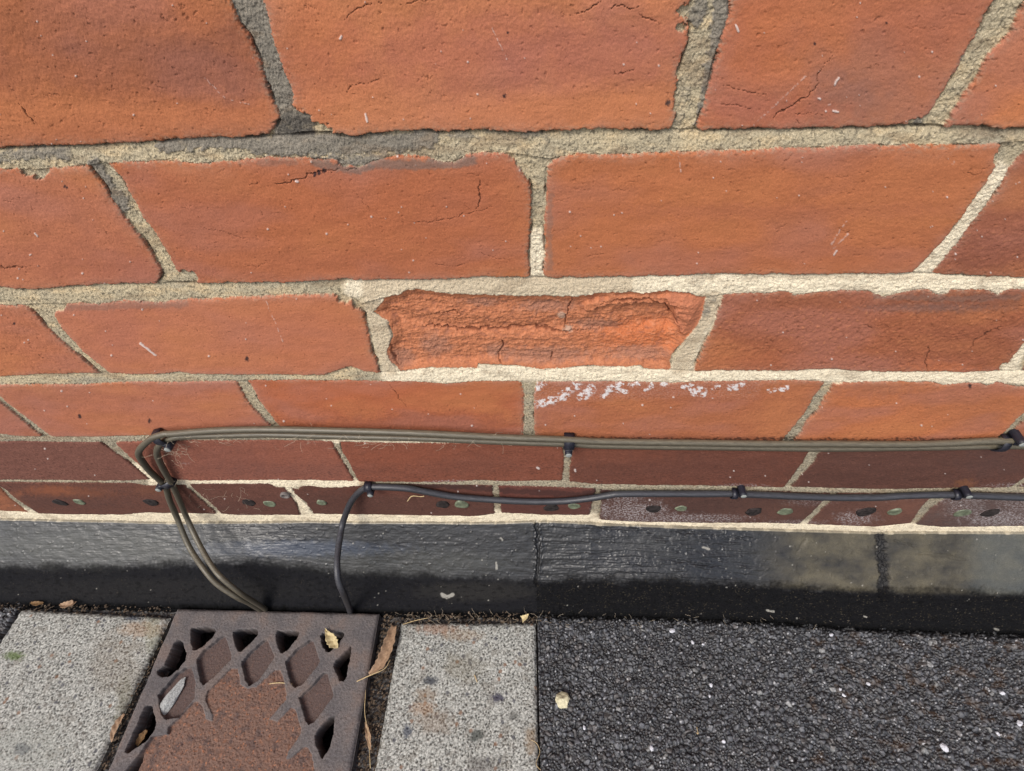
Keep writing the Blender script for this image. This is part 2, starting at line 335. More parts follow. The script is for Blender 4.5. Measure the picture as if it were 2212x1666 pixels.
    rough_b = np.maximum(rough_b, 0.55*((brick == 305)|(brick == 304))); rough_b = np.maximum(rough_b, 0.4*(rowid == 4))
    pn = fbm(x/0.0034, z/0.0024, 3, 42, 0.55)
    clus = np.clip(fbm(x/0.016+5, z/0.010, 3, 43)*1.5+.25, 0, 1)
    pit = sst(0.46, 0.74, pn-0.08+0.34*rough_b*clus+0.16*clus*(pm))
    mixc(col, BR(96, 46, 30), 0.42*pit)
    lump = sst(0.35, 0.7, fbm(x/0.003, z/0.0026, 3, 44))*rough_b; mixc(col, BR(204, 112, 68), 0.5*lump*(rowid < 4)); mixc(col, BR(104, 50, 34), .6*rough_b*sst(.25, .7, fbm(x/.0030, z/.0036, 4, 45, .7)+.15*mid))
    # broad stains that follow single bricks
    for (bx, by, rx, ry, c, a) in (
        (330,140,360,60,(130,70,58),.75),(520,110,130,60,(120,66,56),.4),(60,60,260,50,(140,72,48),.5),(120,190,200,90,(170,82,46),.5),(250,250,330,35,(196,100,60),.6),
        (1050,110,340,75,(176,84,68),.75),(1350,110,240,70,(164,86,76),.6),(680,120,100,110,(192,92,54),.7),(1000,235,300,36,(200,108,70),.6),(1230,235,260,30,(202,104,62),.5),
        (1900,180,170,110,(150,94,86),.7),(1830,215,80,45,(128,90,86),.6),(2010,60,140,60,(170,84,62),.6),(1640,80,140,80,(188,88,50),.7),(1640,240,160,30,(172,80,62),.6),
        (420,440,120,100,(168,86,66),.5),(780,450,340,80,(176,80,46),.5),(700,560,330,30,(168,80,54),.5),(1010,430,140,90,(172,82,56),.4),(300,590,120,30,(160,82,68),.6),(150,560,160,50,(168,82,62),.5),
        (1400,470,260,80,(188,92,52),.6),(1650,455,420,16,(164,80,58),.55),(1700,560,360,35,(174,84,56),.5),(1950,400,150,60,(184,92,56),.4),
        (2120,560,110,50,(126,62,48),.7),(480,700,300,60,(192,100,68),.5),(250,700,80,60,(172,88,74),.6),(680,720,120,70,(190,90,54),.5),
        (1800,650,280,18,(150,76,54),.7),(2100,650,140,22,(118,70,60),.8),(2120,750,140,50,(136,66,48),.5),(1620,780,120,22,(178,82,48),.5),(2030,795,60,14,(196,90,48),.8),
        (2000,665,120,8,(120,98,94),.6),(330,900,220,30,(184,92,58),.4),(100,850,80,20,(160,88,68),.5),(900,920,260,20,(140,70,56),.7),(800,850,240,18,(186,82,46),.6),
        (1450,840,320,20,(160,76,52),.5),(1500,905,300,30,(178,92,56),.5),(1900,840,90,18,(150,84,72),.6),(2120,880,110,40,(150,82,56),.5),
        (620,985,140,25,(152,72,52),.6),(640,1015,160,16,(112,64,56),.5),(500,1000,100,30,(116,64,58),.5),(880,985,110,20,(150,66,44),.6),(1010,1005,90,22,(110,60,50),.5),(1330,985,110,20,(142,66,46),.5),(1520,1010,260,26,(98,54,46),.6),
        (1990,1000,230,30,(92,56,50),.6),(1850,1035,180,14,(80,48,42),.6),(2150,1000,70,30,(86,62,60),.5),(110,1060,50,10,(160,76,44),.8),(180,1066,60,10,(150,72,40),.5),(330,1060,40,10,(140,74,44),.4),
        (20,1090,30,20,(176,90,56),.8),(130,1085,120,14,(84,54,50),.6),(520,1065,120,14,(116,62,50),.5),(880,1062,160,10,(120,56,44),.5),(1130,1065,120,10,(118,54,46),.6),(1180,1100,100,12,(84,50,46),.5),
        (1660,1105,90,20,(124,74,60),.5),(1980,1098,70,22,(140,82,66),.6),(1560,1095,120,16,(74,50,46),.5),(1800,1095,60,20,(90,54,48),.5),(2120,1110,90,26,(98,80,78),.6)):
        m = .62*a*P.blob(bx, by, rx, ry, int(bx)+int(by), 0.7, 0.75); mixc(col, BR(*c), m)
    mixc(col, BR(84, 52, 46), 0.45*sst(1030, 1125, v)*np.clip(0.55+mid, 0, 1)*(rowid == 5)*(v < 1200))
    # white bloom under the fourth bed
    we = np.zeros(N)
    for (pts, r) in (([(1160,872),(1185,866),(1215,858)],8),([(1150,845),(1165,838)],5),([(1158,832),(1178,830)],5),([(1222,850),(1238,835),(1250,832)],9),([(1255,858),(1270,848),(1278,838)],10),([(1305,852),(1318,838),(1340,832)],7),([(1320,842),(1350,845)],5),([(1360,832),(1378,828)],4),([(1395,842),(1410,832)],4),([(1430,830),(1440,832)],4),([(1475,835),(1490,830)],4),([(1495,840),(1520,845),(1500,848)],9),([(1540,842),(1550,835)],4),([(1572,840),(1605,832)],6),([(1660,845),(1700,838)],5)):
        we = np.maximum(we, P.line(pts, r, 5, int(pts[0][0])))
    we = np.clip(we*1.5, 0, 1)*sst(-0.12, 0.12, fbm(u/11, v/8, 5, 51, .75))*(v < 885)
    we2 = np.zeros(N)
    for (bx, by, rx, ry, a) in ((1365,1105,70,22,1),(1350,1075,40,12,.8),(1480,1120,120,10,.9),(1850,1120,40,14,.9),(1905,1075,60,8,.5),(2160,1120,70,18,1),(2080,1098,40,20,.6),(2200,1090,40,20,.7),(970,1041,45,4,1),(900,1043,30,3,.8),(1720,1130,60,6,.6),(1750,1085,50,8,.4),(400,1000,10,3,.4),(1600,495,10,3,.0),(2190,1050,60,6,.6),(2080,1082,60,8,.7),(1600,1050,50,4,.7)):
        we2 = np.maximum(we2, a*P.blob(bx, by, rx, ry, int(bx)+4, 0.6, 0.6))
    we2 *= sst(0.02, 0.35, fbm(x/0.0022, z/0.0026, 4, 52, 0.7)+0.12*we2)
    spk = np.zeros(N)
    for i in range(300):
        sx, sy = random.random()*2212, random.random()**0.8*1120; rr = random.choice((1.0, 1.2, 1.6, 1.4, 2.2))
        sel = np.nonzero(P.inb & (abs(u-sx) < 5) & (abs(v-sy) < 5))[0]; spk[sel] = np.maximum(spk[sel], 0.8*(1-sst(rr*.6, rr*1.4, np.hypot((u[sel]-sx), v[sel]-sy))))
    for (pts, r) in (([(640,391),(643,392)],3.4),([(739,78),(736,84)],4),([(790,245),(793,262)],5),([(1768,213),(1771,214)],3.4),([(1803,183),(1812,168)],3),([(1800,240),(1810,242)],3.4),([(1782,228),(1796,226)],2),([(1590,55),(1595,68)],4),([(303,740),(336,767)],2.4),([(574,645),(612,735)],1.2),([(1063,60),(1095,128)],1.4),([(440,165),(490,215),(540,225)],1.0),([(1465,330),(1470,370)],2),([(1795,525),(1828,475)],2.2),([(1800,535),(1835,500)],1.6),([(1805,540),(1800,550)],2.4),([(1625,275),(1740,165)],1.6),([(75,505),(80,510)],2.4),([(2196,400),(2205,395)],2),([(1242,1016),(1243,1019)],3.6),([(1160,1011),(1164,1013)],3.4),([(2055,352),(2060,348)],2),([(1285,1066),(1287,1067)],2.5)):
        spk = np.maximum(spk, (0.85 if r > 2.2 else 0.42)*P.line(pts, min(r, 3)*.8, 2.0, int(pts[0][0]))*(1 if r > 2.2 else sst(-.25, .2, fbm(u/7, v/7, 2, 54))))
    dk = np.zeros(N)
    for (x0, y0, r) in ((1097,71,3),(1443,222,7),(534,774,6),(1090,207,5),(140,403,4),(145,405,3),(190,1015,2),(1915,50,3),(30,700,3),(1760,95,4),(2095,835,5),(172,898,5),(323,909,5),(690,372,6),(680,376,5),(700,368,6),(1000,680,2)):
        dk = np.maximum(dk, P.blob(x0, y0, r*.75, r*.9, int(x0), .7, .4))
    # cracks
    crk = np.zeros(N); cd_ = np.zeros(N)
    for q, (pts, r, a) in enumerate((([(740,45),(760,28),(775,18),(800,10),(830,4)],1.5,.9),([(865,10),(905,2),(950,-3)],1.4,.8),([(1230,35),(1260,25),(1285,12),(1300,3)],1.7,1),([(1315,18),(1340,8),(1362,22),(1380,15)],1.8,1),([(1375,30),(1400,40),(1420,50),(1440,45)],1.6,1),
        ([(745,205),(760,185),(800,178),(835,165)],1.3,.8),([(1322,152),(1335,160),(1360,152),(1380,148)],1.3,.8),([(40,222),(60,245),(75,270)],1.8,.9),([(1558,183),(1600,195),(1660,208)],1.5,.8),([(1555,226),(1590,228),(1630,238)],1.2,.7),
        ([(1670,262),(1675,248),(1700,235),(1750,205),(1768,180),(1765,160),(1800,120)],1.6,1),([(1700,247),(1740,246),(1785,248)],1.1,.7),([(1880,143),(1920,140)],1.2,.6),([(1715,258),(1730,266)],1.4,.9),
        ([(535,398),(560,393)],1.1,.7),([(580,402),(610,396),(655,386),(665,378),(690,370),(720,372)],1.7,1),([(690,370),(740,366),(780,364)],1.4,.8),([(1040,385),(1034,405),(1038,430),(1030,452)],1.6,1),([(880,482),(930,478),(975,470),(1000,462),(1030,455),(1065,445)],1.3,.8),([(1000,440),(1015,450)],1.2,.6),([(760,405),(790,440),(802,455)],1,.5),
        ([(0,578),(30,577),(60,578)],1.8,.9),([(430,490),(480,500),(545,518)],1.1,.5),([(1030,540),(1060,555),(1100,560)],1.1,.6),([(930,565),(980,575),(1010,570)],1.1,.6),([(520,570),(560,575),(580,565)],1.1,.6),
        ([(842,832),(855,850),(870,870),(877,885)],1.1,.9),([(2092,755),(2110,735),(2140,712),(2175,703)],2.6,1),([(2005,802),(1998,785),(2002,768),(2008,740)],2.4,.9),([(1870,700),(1885,710)],2.2,.7),([(1740,795),(1760,785),(1800,782)],1.3,.7),
        ([(2080,372),(2110,378),(2140,352)],1.2,.5),([(60,1005),(100,1020)],1,.3),([(0,575),(12,579)],2,.8),([(1950,650),(1985,655)],1,.4),([(1035,800),(1050,810),(1070,812)],1.5,.7),([(1037,797),(1046,806)],2.4,.8))):
        m = a*P.line(pts, r*0.58, 4.5, q+5, True); crk = np.maximum(crk, m)
    # small random hairlines, mostly in the big bricks
    for i in range(70):
        sx, sy = random.random()*2212, random.random()*600; n = random.randint(2, 4); pts = [(sx, sy)]
        for _ in range(n): pts.append((pts[-1][0]+random.uniform(5, 15), pts[-1][1]+random.uniform(-6, 6)))
        crk = np.maximum(crk, random.uniform(.2, .5)*P.line(pts, 0.7, 4, i, True))
    crk *= isb
    mixc(col, BR(84, 42, 30), 0.8*crk); mixc(col, BR(226, 208, 200), np.clip(spk, 0, 1)*0.9)
    halo = P.line([(1160,845),(1300,840),(1450,835),(1620,838)],26,6,2)*(v < 880)*.16*sst(-.2,.5,gr); mixc(col, BR(214, 196, 190), halo); mixc(col, BR(232, 226, 224), np.clip(we, 0, 1)*(0.90+.15*np.clip(gr, -1, 1))); mixc(col, BR(190, 180, 180), np.clip(we2, 0, 1)*0.7)
    mixc(col, BR(34, 30, 38), dk*0.9)
    # grey and mortar smears on the brick arrises
    sm = np.exp(-np.clip(d, 0, 1)/0.0016)*sst(-0.05, 0.35, fbm(x/0.003, z/0.002, 3, 61, .7))*1.5; sm = np.clip(sm, 0, 1)
    mixc(col, BR(158, 138, 116), 0.5*sm*(rowid < 4))
    for (pts, r, a) in (([(800,352),(900,356),(1000,350),(1020,345)],11,.7),([(680,350),(760,368),(800,360)],9,.7),([(1210,338),(1100,336)],5,.4),([(640,350),(560,352)],6,.3),([(1890,640),(2060,645),(2200,640)],7,.35),([(120,665),(280,660),(400,655)],8,.35),([(500,980),(420,1000)],10,.0),([(1190,420),(1186,500),(1190,580)],6,.35),([(380,600),(300,500),(240,400)],9,.3),([(598,200),(570,120)],8,.2)):
        mixc(col, BR(122, 102, 92), a*P.line(pts, r, 6, 3)*isb)
    # --- mortar colours: sand grains
    g1 = fbm(x/0.0011, z/0.0011, 2, 71, .7); g2 = fbm(x/0.0024, z/0.0024, 2, 72); g3 = fbm(x/0.018, z/0.008, 3, 73)
    mc = np.tile(S(196, 180, 148), (N, 1)); mixc(mc, S(168, 158, 136), np.clip(0.35+n_lo, 0, 1)); mixc(mc, S(212, 188, 148), np.clip(g3*1.1, 0, .7))
    low = sst(780, 960, v); mixc(mc, S(156, 148, 132), low*0.6)
    mixc(mc, S(112, 104, 88), 0.8*sst(0.30, 0.62, g2+.25*low)); mixc(mc, S(84, 78, 66), .6*sst(.45, .8, fbm(x/.0019, z/.0019, 2, 77)+.15*low)); mixc(mc, S(232, 216, 184), 0.6*sst(0.3, 0.75, g1)); mixc(mc, S(96, 86, 74), 0.6*sst(0.35, 0.8, -g1))
    cc = np.tile(S(238, 224, 196), (N, 1)); cc *= (1+0.10*g1+0.08*g3)[:, None]; mixc(cc, S(156, 140, 118), 0.65*sst(0.36, 0.7, g2)); mixc(cc, S(188, 172, 148), .5*sst(.1, .6, fbm(x/0.007, z/0.004, 3, 78)))
    mixc(cc, S(200, 182, 154), np.clip(P.line([(800,618),(1100,620),(1350,616)],22,6,5)+P.line([(800,650),(830,740),(845,790)],24,3,1)+P.line([(1545,650),(1500,720),(1470,790)],24,3,1)+P.line([(1600,600),(2212,604)],5,3,2)*.4, 0, 1)*.8)
    gc = np.tile(S(134, 127, 116), (N, 1)); gc *= (1+0.2*g3+0.12*g1)[:, None]; mixc(gc, S(66, 62, 58), np.clip(0.4*sst(0.2, .7, g2), 0, 1))
    grey = np.clip(sst(.12, .8, grey-0.45*np.clip(0.15+fbm(x/0.010, z/0.005, 4, 74, .65), -.3, 1)), 0, 1)
    mixc(gc, S(84, 80, 76), P.blob(640, 272, 50, 24, 9, .3, .4)*.9+0)
    for a_, m in ((cc, cream), (gc, grey*0.95)): mc += (a_-mc)*m[:, None]
    # shade painted dark into the recess right under each brick
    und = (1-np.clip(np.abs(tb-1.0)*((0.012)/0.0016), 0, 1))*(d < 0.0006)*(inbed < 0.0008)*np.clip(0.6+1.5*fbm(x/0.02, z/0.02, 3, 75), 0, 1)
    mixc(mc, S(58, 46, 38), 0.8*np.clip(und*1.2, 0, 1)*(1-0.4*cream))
    gap2 = (1-np.clip(np.abs(d+.0005)/.0007, 0, 1))*sst(.05, .45, fbm(x/.014, z/.007, 3, 79)); mixc(mc, S(70, 56, 46), .75*gap2)  # shade of the narrow gaps, painted along the mortar edges
    mixc(mc, S(138, 116, 92), .45*sst(.1, .6, fbm(x/.03+4, z/.012, 4, 89))*(1-.3*cream))
    # rusty stains and painted shade by the cables
    mixc(mc, S(150, 110, 66), P.blob(788,1042,14,8,1,.6,.6)*.5+P.blob(2060,1052,30,8,2,.4,.5)*.3); mixc(col, S(140, 92, 60), P.blob(2085,1045,20,9,4,.8,.6)*.45)
    twin_shade = P.line([(1235,948),(1500,950),(1800,952),(2150,950)],6,5,3)*sst(-.3,.2,fbm(u/9, v/4, 3, 76)); mixc(mc, S(48, 44, 44), twin_shade*.8); mixc(col, S(52, 36, 34), twin_shade*.75)  # contact shadow above the twin cables, painted into mortar and brick
    black_cable_shade = P.line([(830,1044),(960,1052),(1090,1060),(1250,1068),(1330,1056),(1560,1060)],6,4,3)*.55; mixc(col, S(50, 38, 38), black_cable_shade)  # shadow just above the black cable, put into the brick colour
    # --- heights (towards the viewer)
    tiltx = (rd2-.5)*0.003; hb = (rd-.5)*0.0008+tiltx*fbm(x/0.3+brick, z/0.2, 1, 80)
    hb = hb+0.00035*mid+0.00010*fine+0.00005*gr-0.0011*np.exp(-np.clip(d, 0, 1)/0.0007)*(0.6+0.6*rd3)
    hb = hb+0.00006*gr-0.00035*pit-0.0008*crk+rough_b*(0.00045*fbm(x/0.0034, z/0.0044, 4, 81, .65)+0.0002*lump)+0.00015*we+0.0005*np.clip(spk, 0, 1)
    tbc = np.clip(tb, 0, 1)
    hm = -0.0007+.0004*fbm(x/.0022, z/.0022, 3, 87, .7)-0.0020*np.where(inbed < 0, tbc**2, 0.5)+0.00028*g1+0.0002*g2+0.0004*fbm(x/0.007, z/0.005, 3, 82)
    hm = hm+cream*(0.0007+0.00035*fbm(x/0.003, z/0.002, 3, 83, .7))+grey*0.0006-0.0022*np.clip(und, 0, 1)
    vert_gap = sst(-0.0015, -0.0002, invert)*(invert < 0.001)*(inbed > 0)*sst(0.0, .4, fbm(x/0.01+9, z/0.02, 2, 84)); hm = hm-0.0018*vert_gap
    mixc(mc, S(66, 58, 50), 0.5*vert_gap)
    H = lerp(hm, hb, sst(-0.0004, 0.0005, d))
    # --- the decayed brick: face gone, layered core
    sp = (brick == 203) & isb
    fx, fv = u, v
    ed = sst(0, .009, d)
    ln = fbm(x/0.05, z/0.006, 4, 91, .6); ln2 = fbm(x/0.006, z/0.004, 4, 92, .6)
    ledge = np.interp(fx, [820,900,1000,1150,1230,1330,1420,1475], [692,706,718,722,716,724,714,712])+5*fbm(fx/55, fv*0, 3, 93)
    hs_ = -0.0040-0.0022*sst(-30, -2, fv-ledge)+0.0026*sst(-4, 16, fv-ledge)-0.0012*sst(16, 60, fv-ledge)
    hs_ = hs_-0.003*P.blob(1400,690,70,26,3,.2,.3)-0.002*P.blob(1360,745,110,30,5,.25,.5)
    lumpm = np.maximum(P.blob(1490,690,34,36,8,.25,.12), np.maximum(P.blob(1490,645,52,22,9,.25,.12), P.line([(1270,668),(1320,652),(1400,650),(1450,655)],9,5,4)*.55))
    hs_ = hs_+0.0062*lumpm+0.00035*ln+0.0007*ln2+0.0006*fbm(x/0.0022, z/0.0018, 3, 94, .7)-0.0012*np.abs(fbm(x/0.03, z/0.014, 3, 95))
    c1 = np.zeros(N)
    for q, (pts, r) in enumerate((([(1243,630),(1238,650),(1228,672),(1224,700),(1220,725)],1.8),([(905,712),(960,718),(1030,722),(1100,720),(1150,716),(1220,726),(1300,722)],2.6),([(1082,735),(1087,755),(1075,775),(1085,800)],1.6),([(1290,660),(1345,650),(1400,650),(1440,665),(1452,690),(1475,712)],2.8),([(1190,790),(1192,770)],1.6),([(1000,690),(980,680),(930,690)],1.3),([(850,700),(838,735),(846,765),(858,795)],3))):
        c1 = np.maximum(c1, P.line(pts, r, 5, q+60, True))
    hs_ = hs_-0.0013*c1; hs_ = hs_*ed-0.0018*(1-ed)
    hs_ = hs_+0.00035*gr; H = np.where(sp, hs_, H)
    sc_ = np.tile(S(192, 122, 86), (N, 1)); sc_ *= (1+0.20*ln2+0.08*ln+.16*gr)[:, None]
    mixc(sc_, S(208, 118, 72), P.blob(1385,735,95,30,5,.5,.6)*.7); mixc(sc_, S(204, 136, 102), np.clip(ln2*1.4-.1, 0, .6)); mixc(sc_, S(164, 108, 86), np.clip(-ln2*1.3-.1, 0, .6))
    for bx, by, rx, ry in ((940,752,30,24),(1070,765,25,14),(1180,775,90,16),(860,780,30,18),(1380,772,70,12),(1180,668,60,14),(1290,712,50,12),(1040,660,40,10)):
        mixc(sc_, S(158, 120, 104), .5*P.blob(bx, by, rx, ry, bx, .6, .5))
    mixc(sc_, S(186, 168, 150), .6*np.maximum(P.blob(1213,690,10,8,2,.5,.4), P.blob(1228,722,10,6,3,.5,.4)))
    mixc(sc_, S(190, 120, 90), .7*lumpm*P.blob(1480,670,60,50,2,.1,.2)); mixc(sc_, S(92, 46, 30), .7*c1); mixc(sc_, S(110, 58, 40), .55*sst(.4,.75,fbm(x/0.0022, z/0.0014, 3, 96)))
    col[sp] = sc_[sp]
    # --- split the one surface into its parts
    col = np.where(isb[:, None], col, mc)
    col = np.clip(col, 0.004, 0.9)
    V = np.stack([x, -H, z], 1); F = gridf(nr, nc); F = F[:, ::-1]
    fb = isb[F].sum(1) >= 2; fs = sp[F].sum(1) >= 2
    wall = empty('brick_wall', (0, 0, 0), 'weathered red brick wall with patchy cream and grey pointing above a black plinth', 'wall')
    mb = material('brick', grain=1900, bump=0.35, bdist=0.0003, var=0.14, rough=0.9, spec=0.2)
    mm = material('mortar', grain=1300, bump=0.8, bdist=0.0006, var=0.20, rough=0.95, spec=0.15)
    add('brickwork', fast_mesh('brickwork', V, F[fb & ~fs], col), mb, wall)
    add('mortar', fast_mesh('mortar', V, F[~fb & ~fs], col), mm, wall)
    o = add('spalled_brick', fast_mesh('spalled_brick', V, F[fs], col), mb, wall); o['label'] = 'crumbling orange brick whose face has flaked away'
    return wall
WALL = build_wall()

# ------------------------------------------------------------------ plinth
L1 = [(-600,1230),(0,1226),(400,1222),(480,1212),(560,1213),(700,1233),(910,1245),(1086,1254),(1160,1259),(1434,1252),(1575,1265),(1700,1270),(1856,1277),(1926,1281),(2212,1284),(2900,1290)]
L2 = [(-600,1300),(0,1303),(400,1312),(800,1322),(1160,1326),(1400,1330),(1694,1341),(1870,1358),(2212,1368),(2900,1380)]
FOOT = []
def build_plinth():
    a = np.array(BEDS[5], float); A = unp(a[:, 0], a[:, 2]-1.5, Y=0.0); b = np.array(L1, float); yo = np.interp(b[:, 0], [0, 560, 1160, 1575, 2000], [.048, .041, .052, .054, .057]); B = np.array([unp(p[0], p[1], Y=-o) for p, o in zip(b, yo)]); c = np.array(L2, float); G = unp(c[:, 0], c[:, 1], Z=-0.002)
    xs = np.concatenate([np.linspace(-2.2, -0.75, 150)[:-1], np.linspace(-0.75, 0.75, 1700), np.linspace(0.75, 2.2, 150)[1:]])
    ux = np.linspace(-2.6, 2.6, 2601); kr = np.hanning(101); kr /= kr.sum(); pad = lambda q: np.concatenate([np.full(50, q[0]), q, np.full(50, q[-1])])
    sm = lambda P: np.stack([np.interp(xs, ux, np.convolve(pad(np.interp(ux, P[:, 0], P[:, k])), kr, 'valid')) for k in (1, 2)], 1)
    a0 = np.stack([np.interp(xs, A[:, 0], A[:, 1]), np.interp(xs, A[:, 0], A[:, 2])], 1); b0 = sm(B); g0 = sm(G)
    a0[:, 0] = 0.006; 
    FOOT.append((xs, g0[:, 0].copy())); e0 = g0.copy(); e0[:, 0] -= 0.012; e0[:, 1] = -0.03
    n1, n2, n3 = 95, 85, 14; rows = []
    at = a0.copy(); at[:, 0] = -0.0030
    for i in range(6): rows.append(lerp(a0, at, i/6))
    for i in range(n1): rows.append(lerp(at, b0, i/n1))
    for i in range(n2): rows.append(lerp(b0, g0, i/n2))
    for i in range(n3): rows.append(lerp(g0, e0, i/(n3-1)))
    R = np.array(rows); t = np.concatenate([np.zeros(6), np.arange(n1)/n1, 1+np.arange(n2)/n2, 2+np.arange(n3)/n3])
    # soften the arris between the two faces
    k = 13
    for _ in range(2):
        Rs = R.copy()
        for i in range(6+k, len(rows)-k): Rs[i] = R[i-k:i+k+1].mean(0)
        R = Rs
    nr, nc = len(rows), len(xs)
    x = np.tile(xs, (nr, 1)).ravel(); y = R[:, :, 0].ravel(); z = R[:, :, 1].ravel(); tt = np.repeat(t, nc)
    s = tt*0.058
    u, v = proj(np.stack([x, y, z], 1)); P = Paint(u, v)
    midz = ((u > 1150) & (u < 1700))*sst(1150, 1180, u)*(1-sst(1600, 1700, u))
    rip = fbm(x/0.05, s/0.0045, 4, 101, .6); lumps = fbm(x/0.013, s/0.008, 4, 102); fi = fbm(x/0.0025, s/0.002, 3, 103, .6)
    wr = fbm(x/0.02+2*lumps, s/0.006+1.5*lumps, 3, 104)
    upper = 1-sst(0.98, 1.1, tt); left_wr = P.line([(440,1160),(560,1150),(700,1165),(900,1160),(1100,1165)],34,6,3)+P.line([(860,1210),(1000,1200)],30,5,4)
    brush = fbm(x/0.03, s/0.0022, 3, 119, .6); h = 0.0005*lumps+0.00012*fi+upper*0.00018*brush + upper*(midz*(0.0013*rip+0.0006*wr)+np.clip(left_wr, 0, 1)*0.0007*(np.abs(wr)-.2)*sst(-.2,.4,lumps)+0.0002*rip)
    lowr = 1-upper
    gritz = sst(1120, 1180, u)*.7+.3
    h += lowr*gritz*(0.0019*fbm(x/0.0042, s/0.0036, 4, 105, .7)+.0012*np.clip(fbm(x/.012, s/.01, 3, 109), -1, 1))
    # painted-over joints between the plinth stones
    j1 = P.line([(1158,1128),(1162,1180),(1160,1230),(1158,1262)],11,5,7); j2 = P.line([(1903,1160),(1905,1200),(1910,1250),(1910,1290)],13,6,8)
    j1s = P.line([(1158,1128),(1164,1190),(1158,1265)],4,5,9)
    h += -0.0030*j2*(0.6+fbm(x/0.003, s/0.003, 3, 106))+0.0016*(j1-j1s)*(0.5+fbm(x/0.003, s/0.003, 3, 107))-0.0022*j1s
    for q, (pts, r) in enumerate((([(1720,1200),(1745,1160)],3),([(1560,1160),(1640,1165)],2.5),([(1930,1168),(1980,1182)],3),([(1975,1196),(2040,1200),(2100,1215)],3),([(1450,1150),(1560,1158)],2.4),([(1300,1145),(1420,1150)],2.4),([(1434,1210),(1560,1225)],3),([(1200,1245),(1300,1252),(1330,1240)],3))):
        h -= 0.0012*P.line(pts, r, 4, q+20, True)
    h += 0.0006*(sst(.5,.8,fbm(x/0.006, s/0.006, 2, 108)))
    ny = -(0.75+0.0*tt); V = np.stack([x, y-h*0.77, z+h*0.64], 1)
    up2 = 1-sst(.84, 1.14, tt+.10*fbm(x/.03, s/.02, 4, 117)+.07*fbm(x/.004, s/.004, 3, 118)); lowr = 1-up2; col = np.tile(S(30, 30, 33), (nr*nc, 1))
    dust = np.clip(.35+.6*fbm(x/0.06, s/0.03, 4, 111), 0, 1)*upper
    mixc(col, S(72, 72, 70), .33*dust)
    olive = sst(1600, 1760, u)*upper; mixc(col, S(112, 104, 84), olive*.62*np.clip(.6+.7*fbm(x/0.04, s/0.02, 4, 112, .6), 0, 1)); mixc(col, S(92, 96, 94), .5*sst(2060, 2140, u)*upper)
    mixc(col, S(78, 78, 72), .3*P.blob(880,1215,220,26,4,.3,.6)+.5*P.blob(200,1180,260,40,5,.3,.6)); mixc(col, S(70, 80, 98), .5*P.blob(640,1185,190,16,5,.4,.6)*upper)
    mixc(col, S(56, 54, 51), .6*P.blob(1030,1278,130,20,6,.25,.4)+.3*P.blob(350,1275,330,24,6,.25,.5))
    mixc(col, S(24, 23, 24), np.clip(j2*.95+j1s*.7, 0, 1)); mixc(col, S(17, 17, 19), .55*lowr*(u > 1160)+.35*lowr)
    grit = sst(.45, .8, fbm(x/0.0016, s/0.0016, 2, 113, .7)); mixc(col, S(112, 102, 82), grit*lowr*(.25+.6*(u > 1160))*np.clip(.4+fbm(x/.02, s/.01, 3, 114), 0, 1))
    spk = np.zeros(nr*nc)
    for i in range(120):
        sx, sy = random.random()*2212, random.uniform(1130, 1345); rr = random.choice((.8, 1, 1.2, 1.6, 1.1))
        sel = np.nonzero(P.inb & (abs(u-sx) < 5) & (abs(v-sy) < 5))[0]; spk[sel] = np.maximum(spk[sel], 1-sst(rr*.5, rr*1.4, np.hypot(u[sel]-sx, v[sel]-sy)))
    for (pts, r) in (([(1072,1215),(1074,1228)],2.2),([(955,1284),(965,1290),(978,1285)],4),([(1082,1162),(1084,1166)],2.2),([(1520,1183),(1530,1186)],3),([(1866,1332),(1872,1334)],1.8),([(1655,1318),(1672,1321)],2),([(2150,1358),(2156,1360)],2)):
        spk = np.maximum(spk, P.line(pts, r, 2, 5))
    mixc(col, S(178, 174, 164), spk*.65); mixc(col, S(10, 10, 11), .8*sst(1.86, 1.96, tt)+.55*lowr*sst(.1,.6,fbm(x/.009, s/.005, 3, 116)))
    mixc(col, S(196, 184, 160), .85*(1-sst(.0, .02, tt-.03*np.clip(fbm(x/0.012, x*0, 4, 115)-.1, 0, 1)+.01)))
    ro = np.clip(.37+.12*dust+.22*olive+.6*lowr+.25*spk+.07*lumps+.05*wr, .18, .95)
    me = fast_mesh('plinth', V, gridf(nr, nc)[:, ::-1], col, ro)
    o = add('plinth', me, material('black_bitumen_paint', rough=None, spec=0.75, grain=900, bump=0.25, bdist=0.0005, var=0.18), WALL); o['label'] = 'glossy black painted stone plinth with a sloping top'
build_plinth()

# ------------------------------------------------------------------ injection plugs in the lowest course
def bm_obj(name, bm, mat, parent=None, smooth=True):
    me = bpy.data.meshes.new(name); bmesh.ops.recalc_face_normals(bm, faces=bm.faces); bm.to_mesh(me); bm.free()
    if smooth:
        for p in me.polygons: p.use_smooth = True
    return add(name, me, mat, parent)
def lathe(bm, prof, M, n=28, seed=0, wob=0.0):
    rr = random.Random(seed); ph = rr.random()*6; rings = []
    for r, h in prof:
        rings.append([bm.verts.new(M@Vector((r*(1+wob*math.sin(2*a+ph)+wob*.6*math.sin(5*a+ph*2))*math.cos(a), r*(1+wob*math.cos(3*a+ph))*math.sin(a), h))) for a in [2*math.pi*k/n for k in range(n)]])
    for i in range(len(rings)-1):
        for k in range(n): bm.faces.new((rings[i][k], rings[i][(k+1) % n], rings[i+1][(k+1) % n], rings[i+1][k]))
    bm.faces.new(rings[-1])
    return bm
def wall_m(u_, v_, out=0.0):
    p = unp(u_, v_, Y=-out); return Matrix.Translation(Vector(p))@Matrix.Rotation(math.pi/2, 4, 'X')
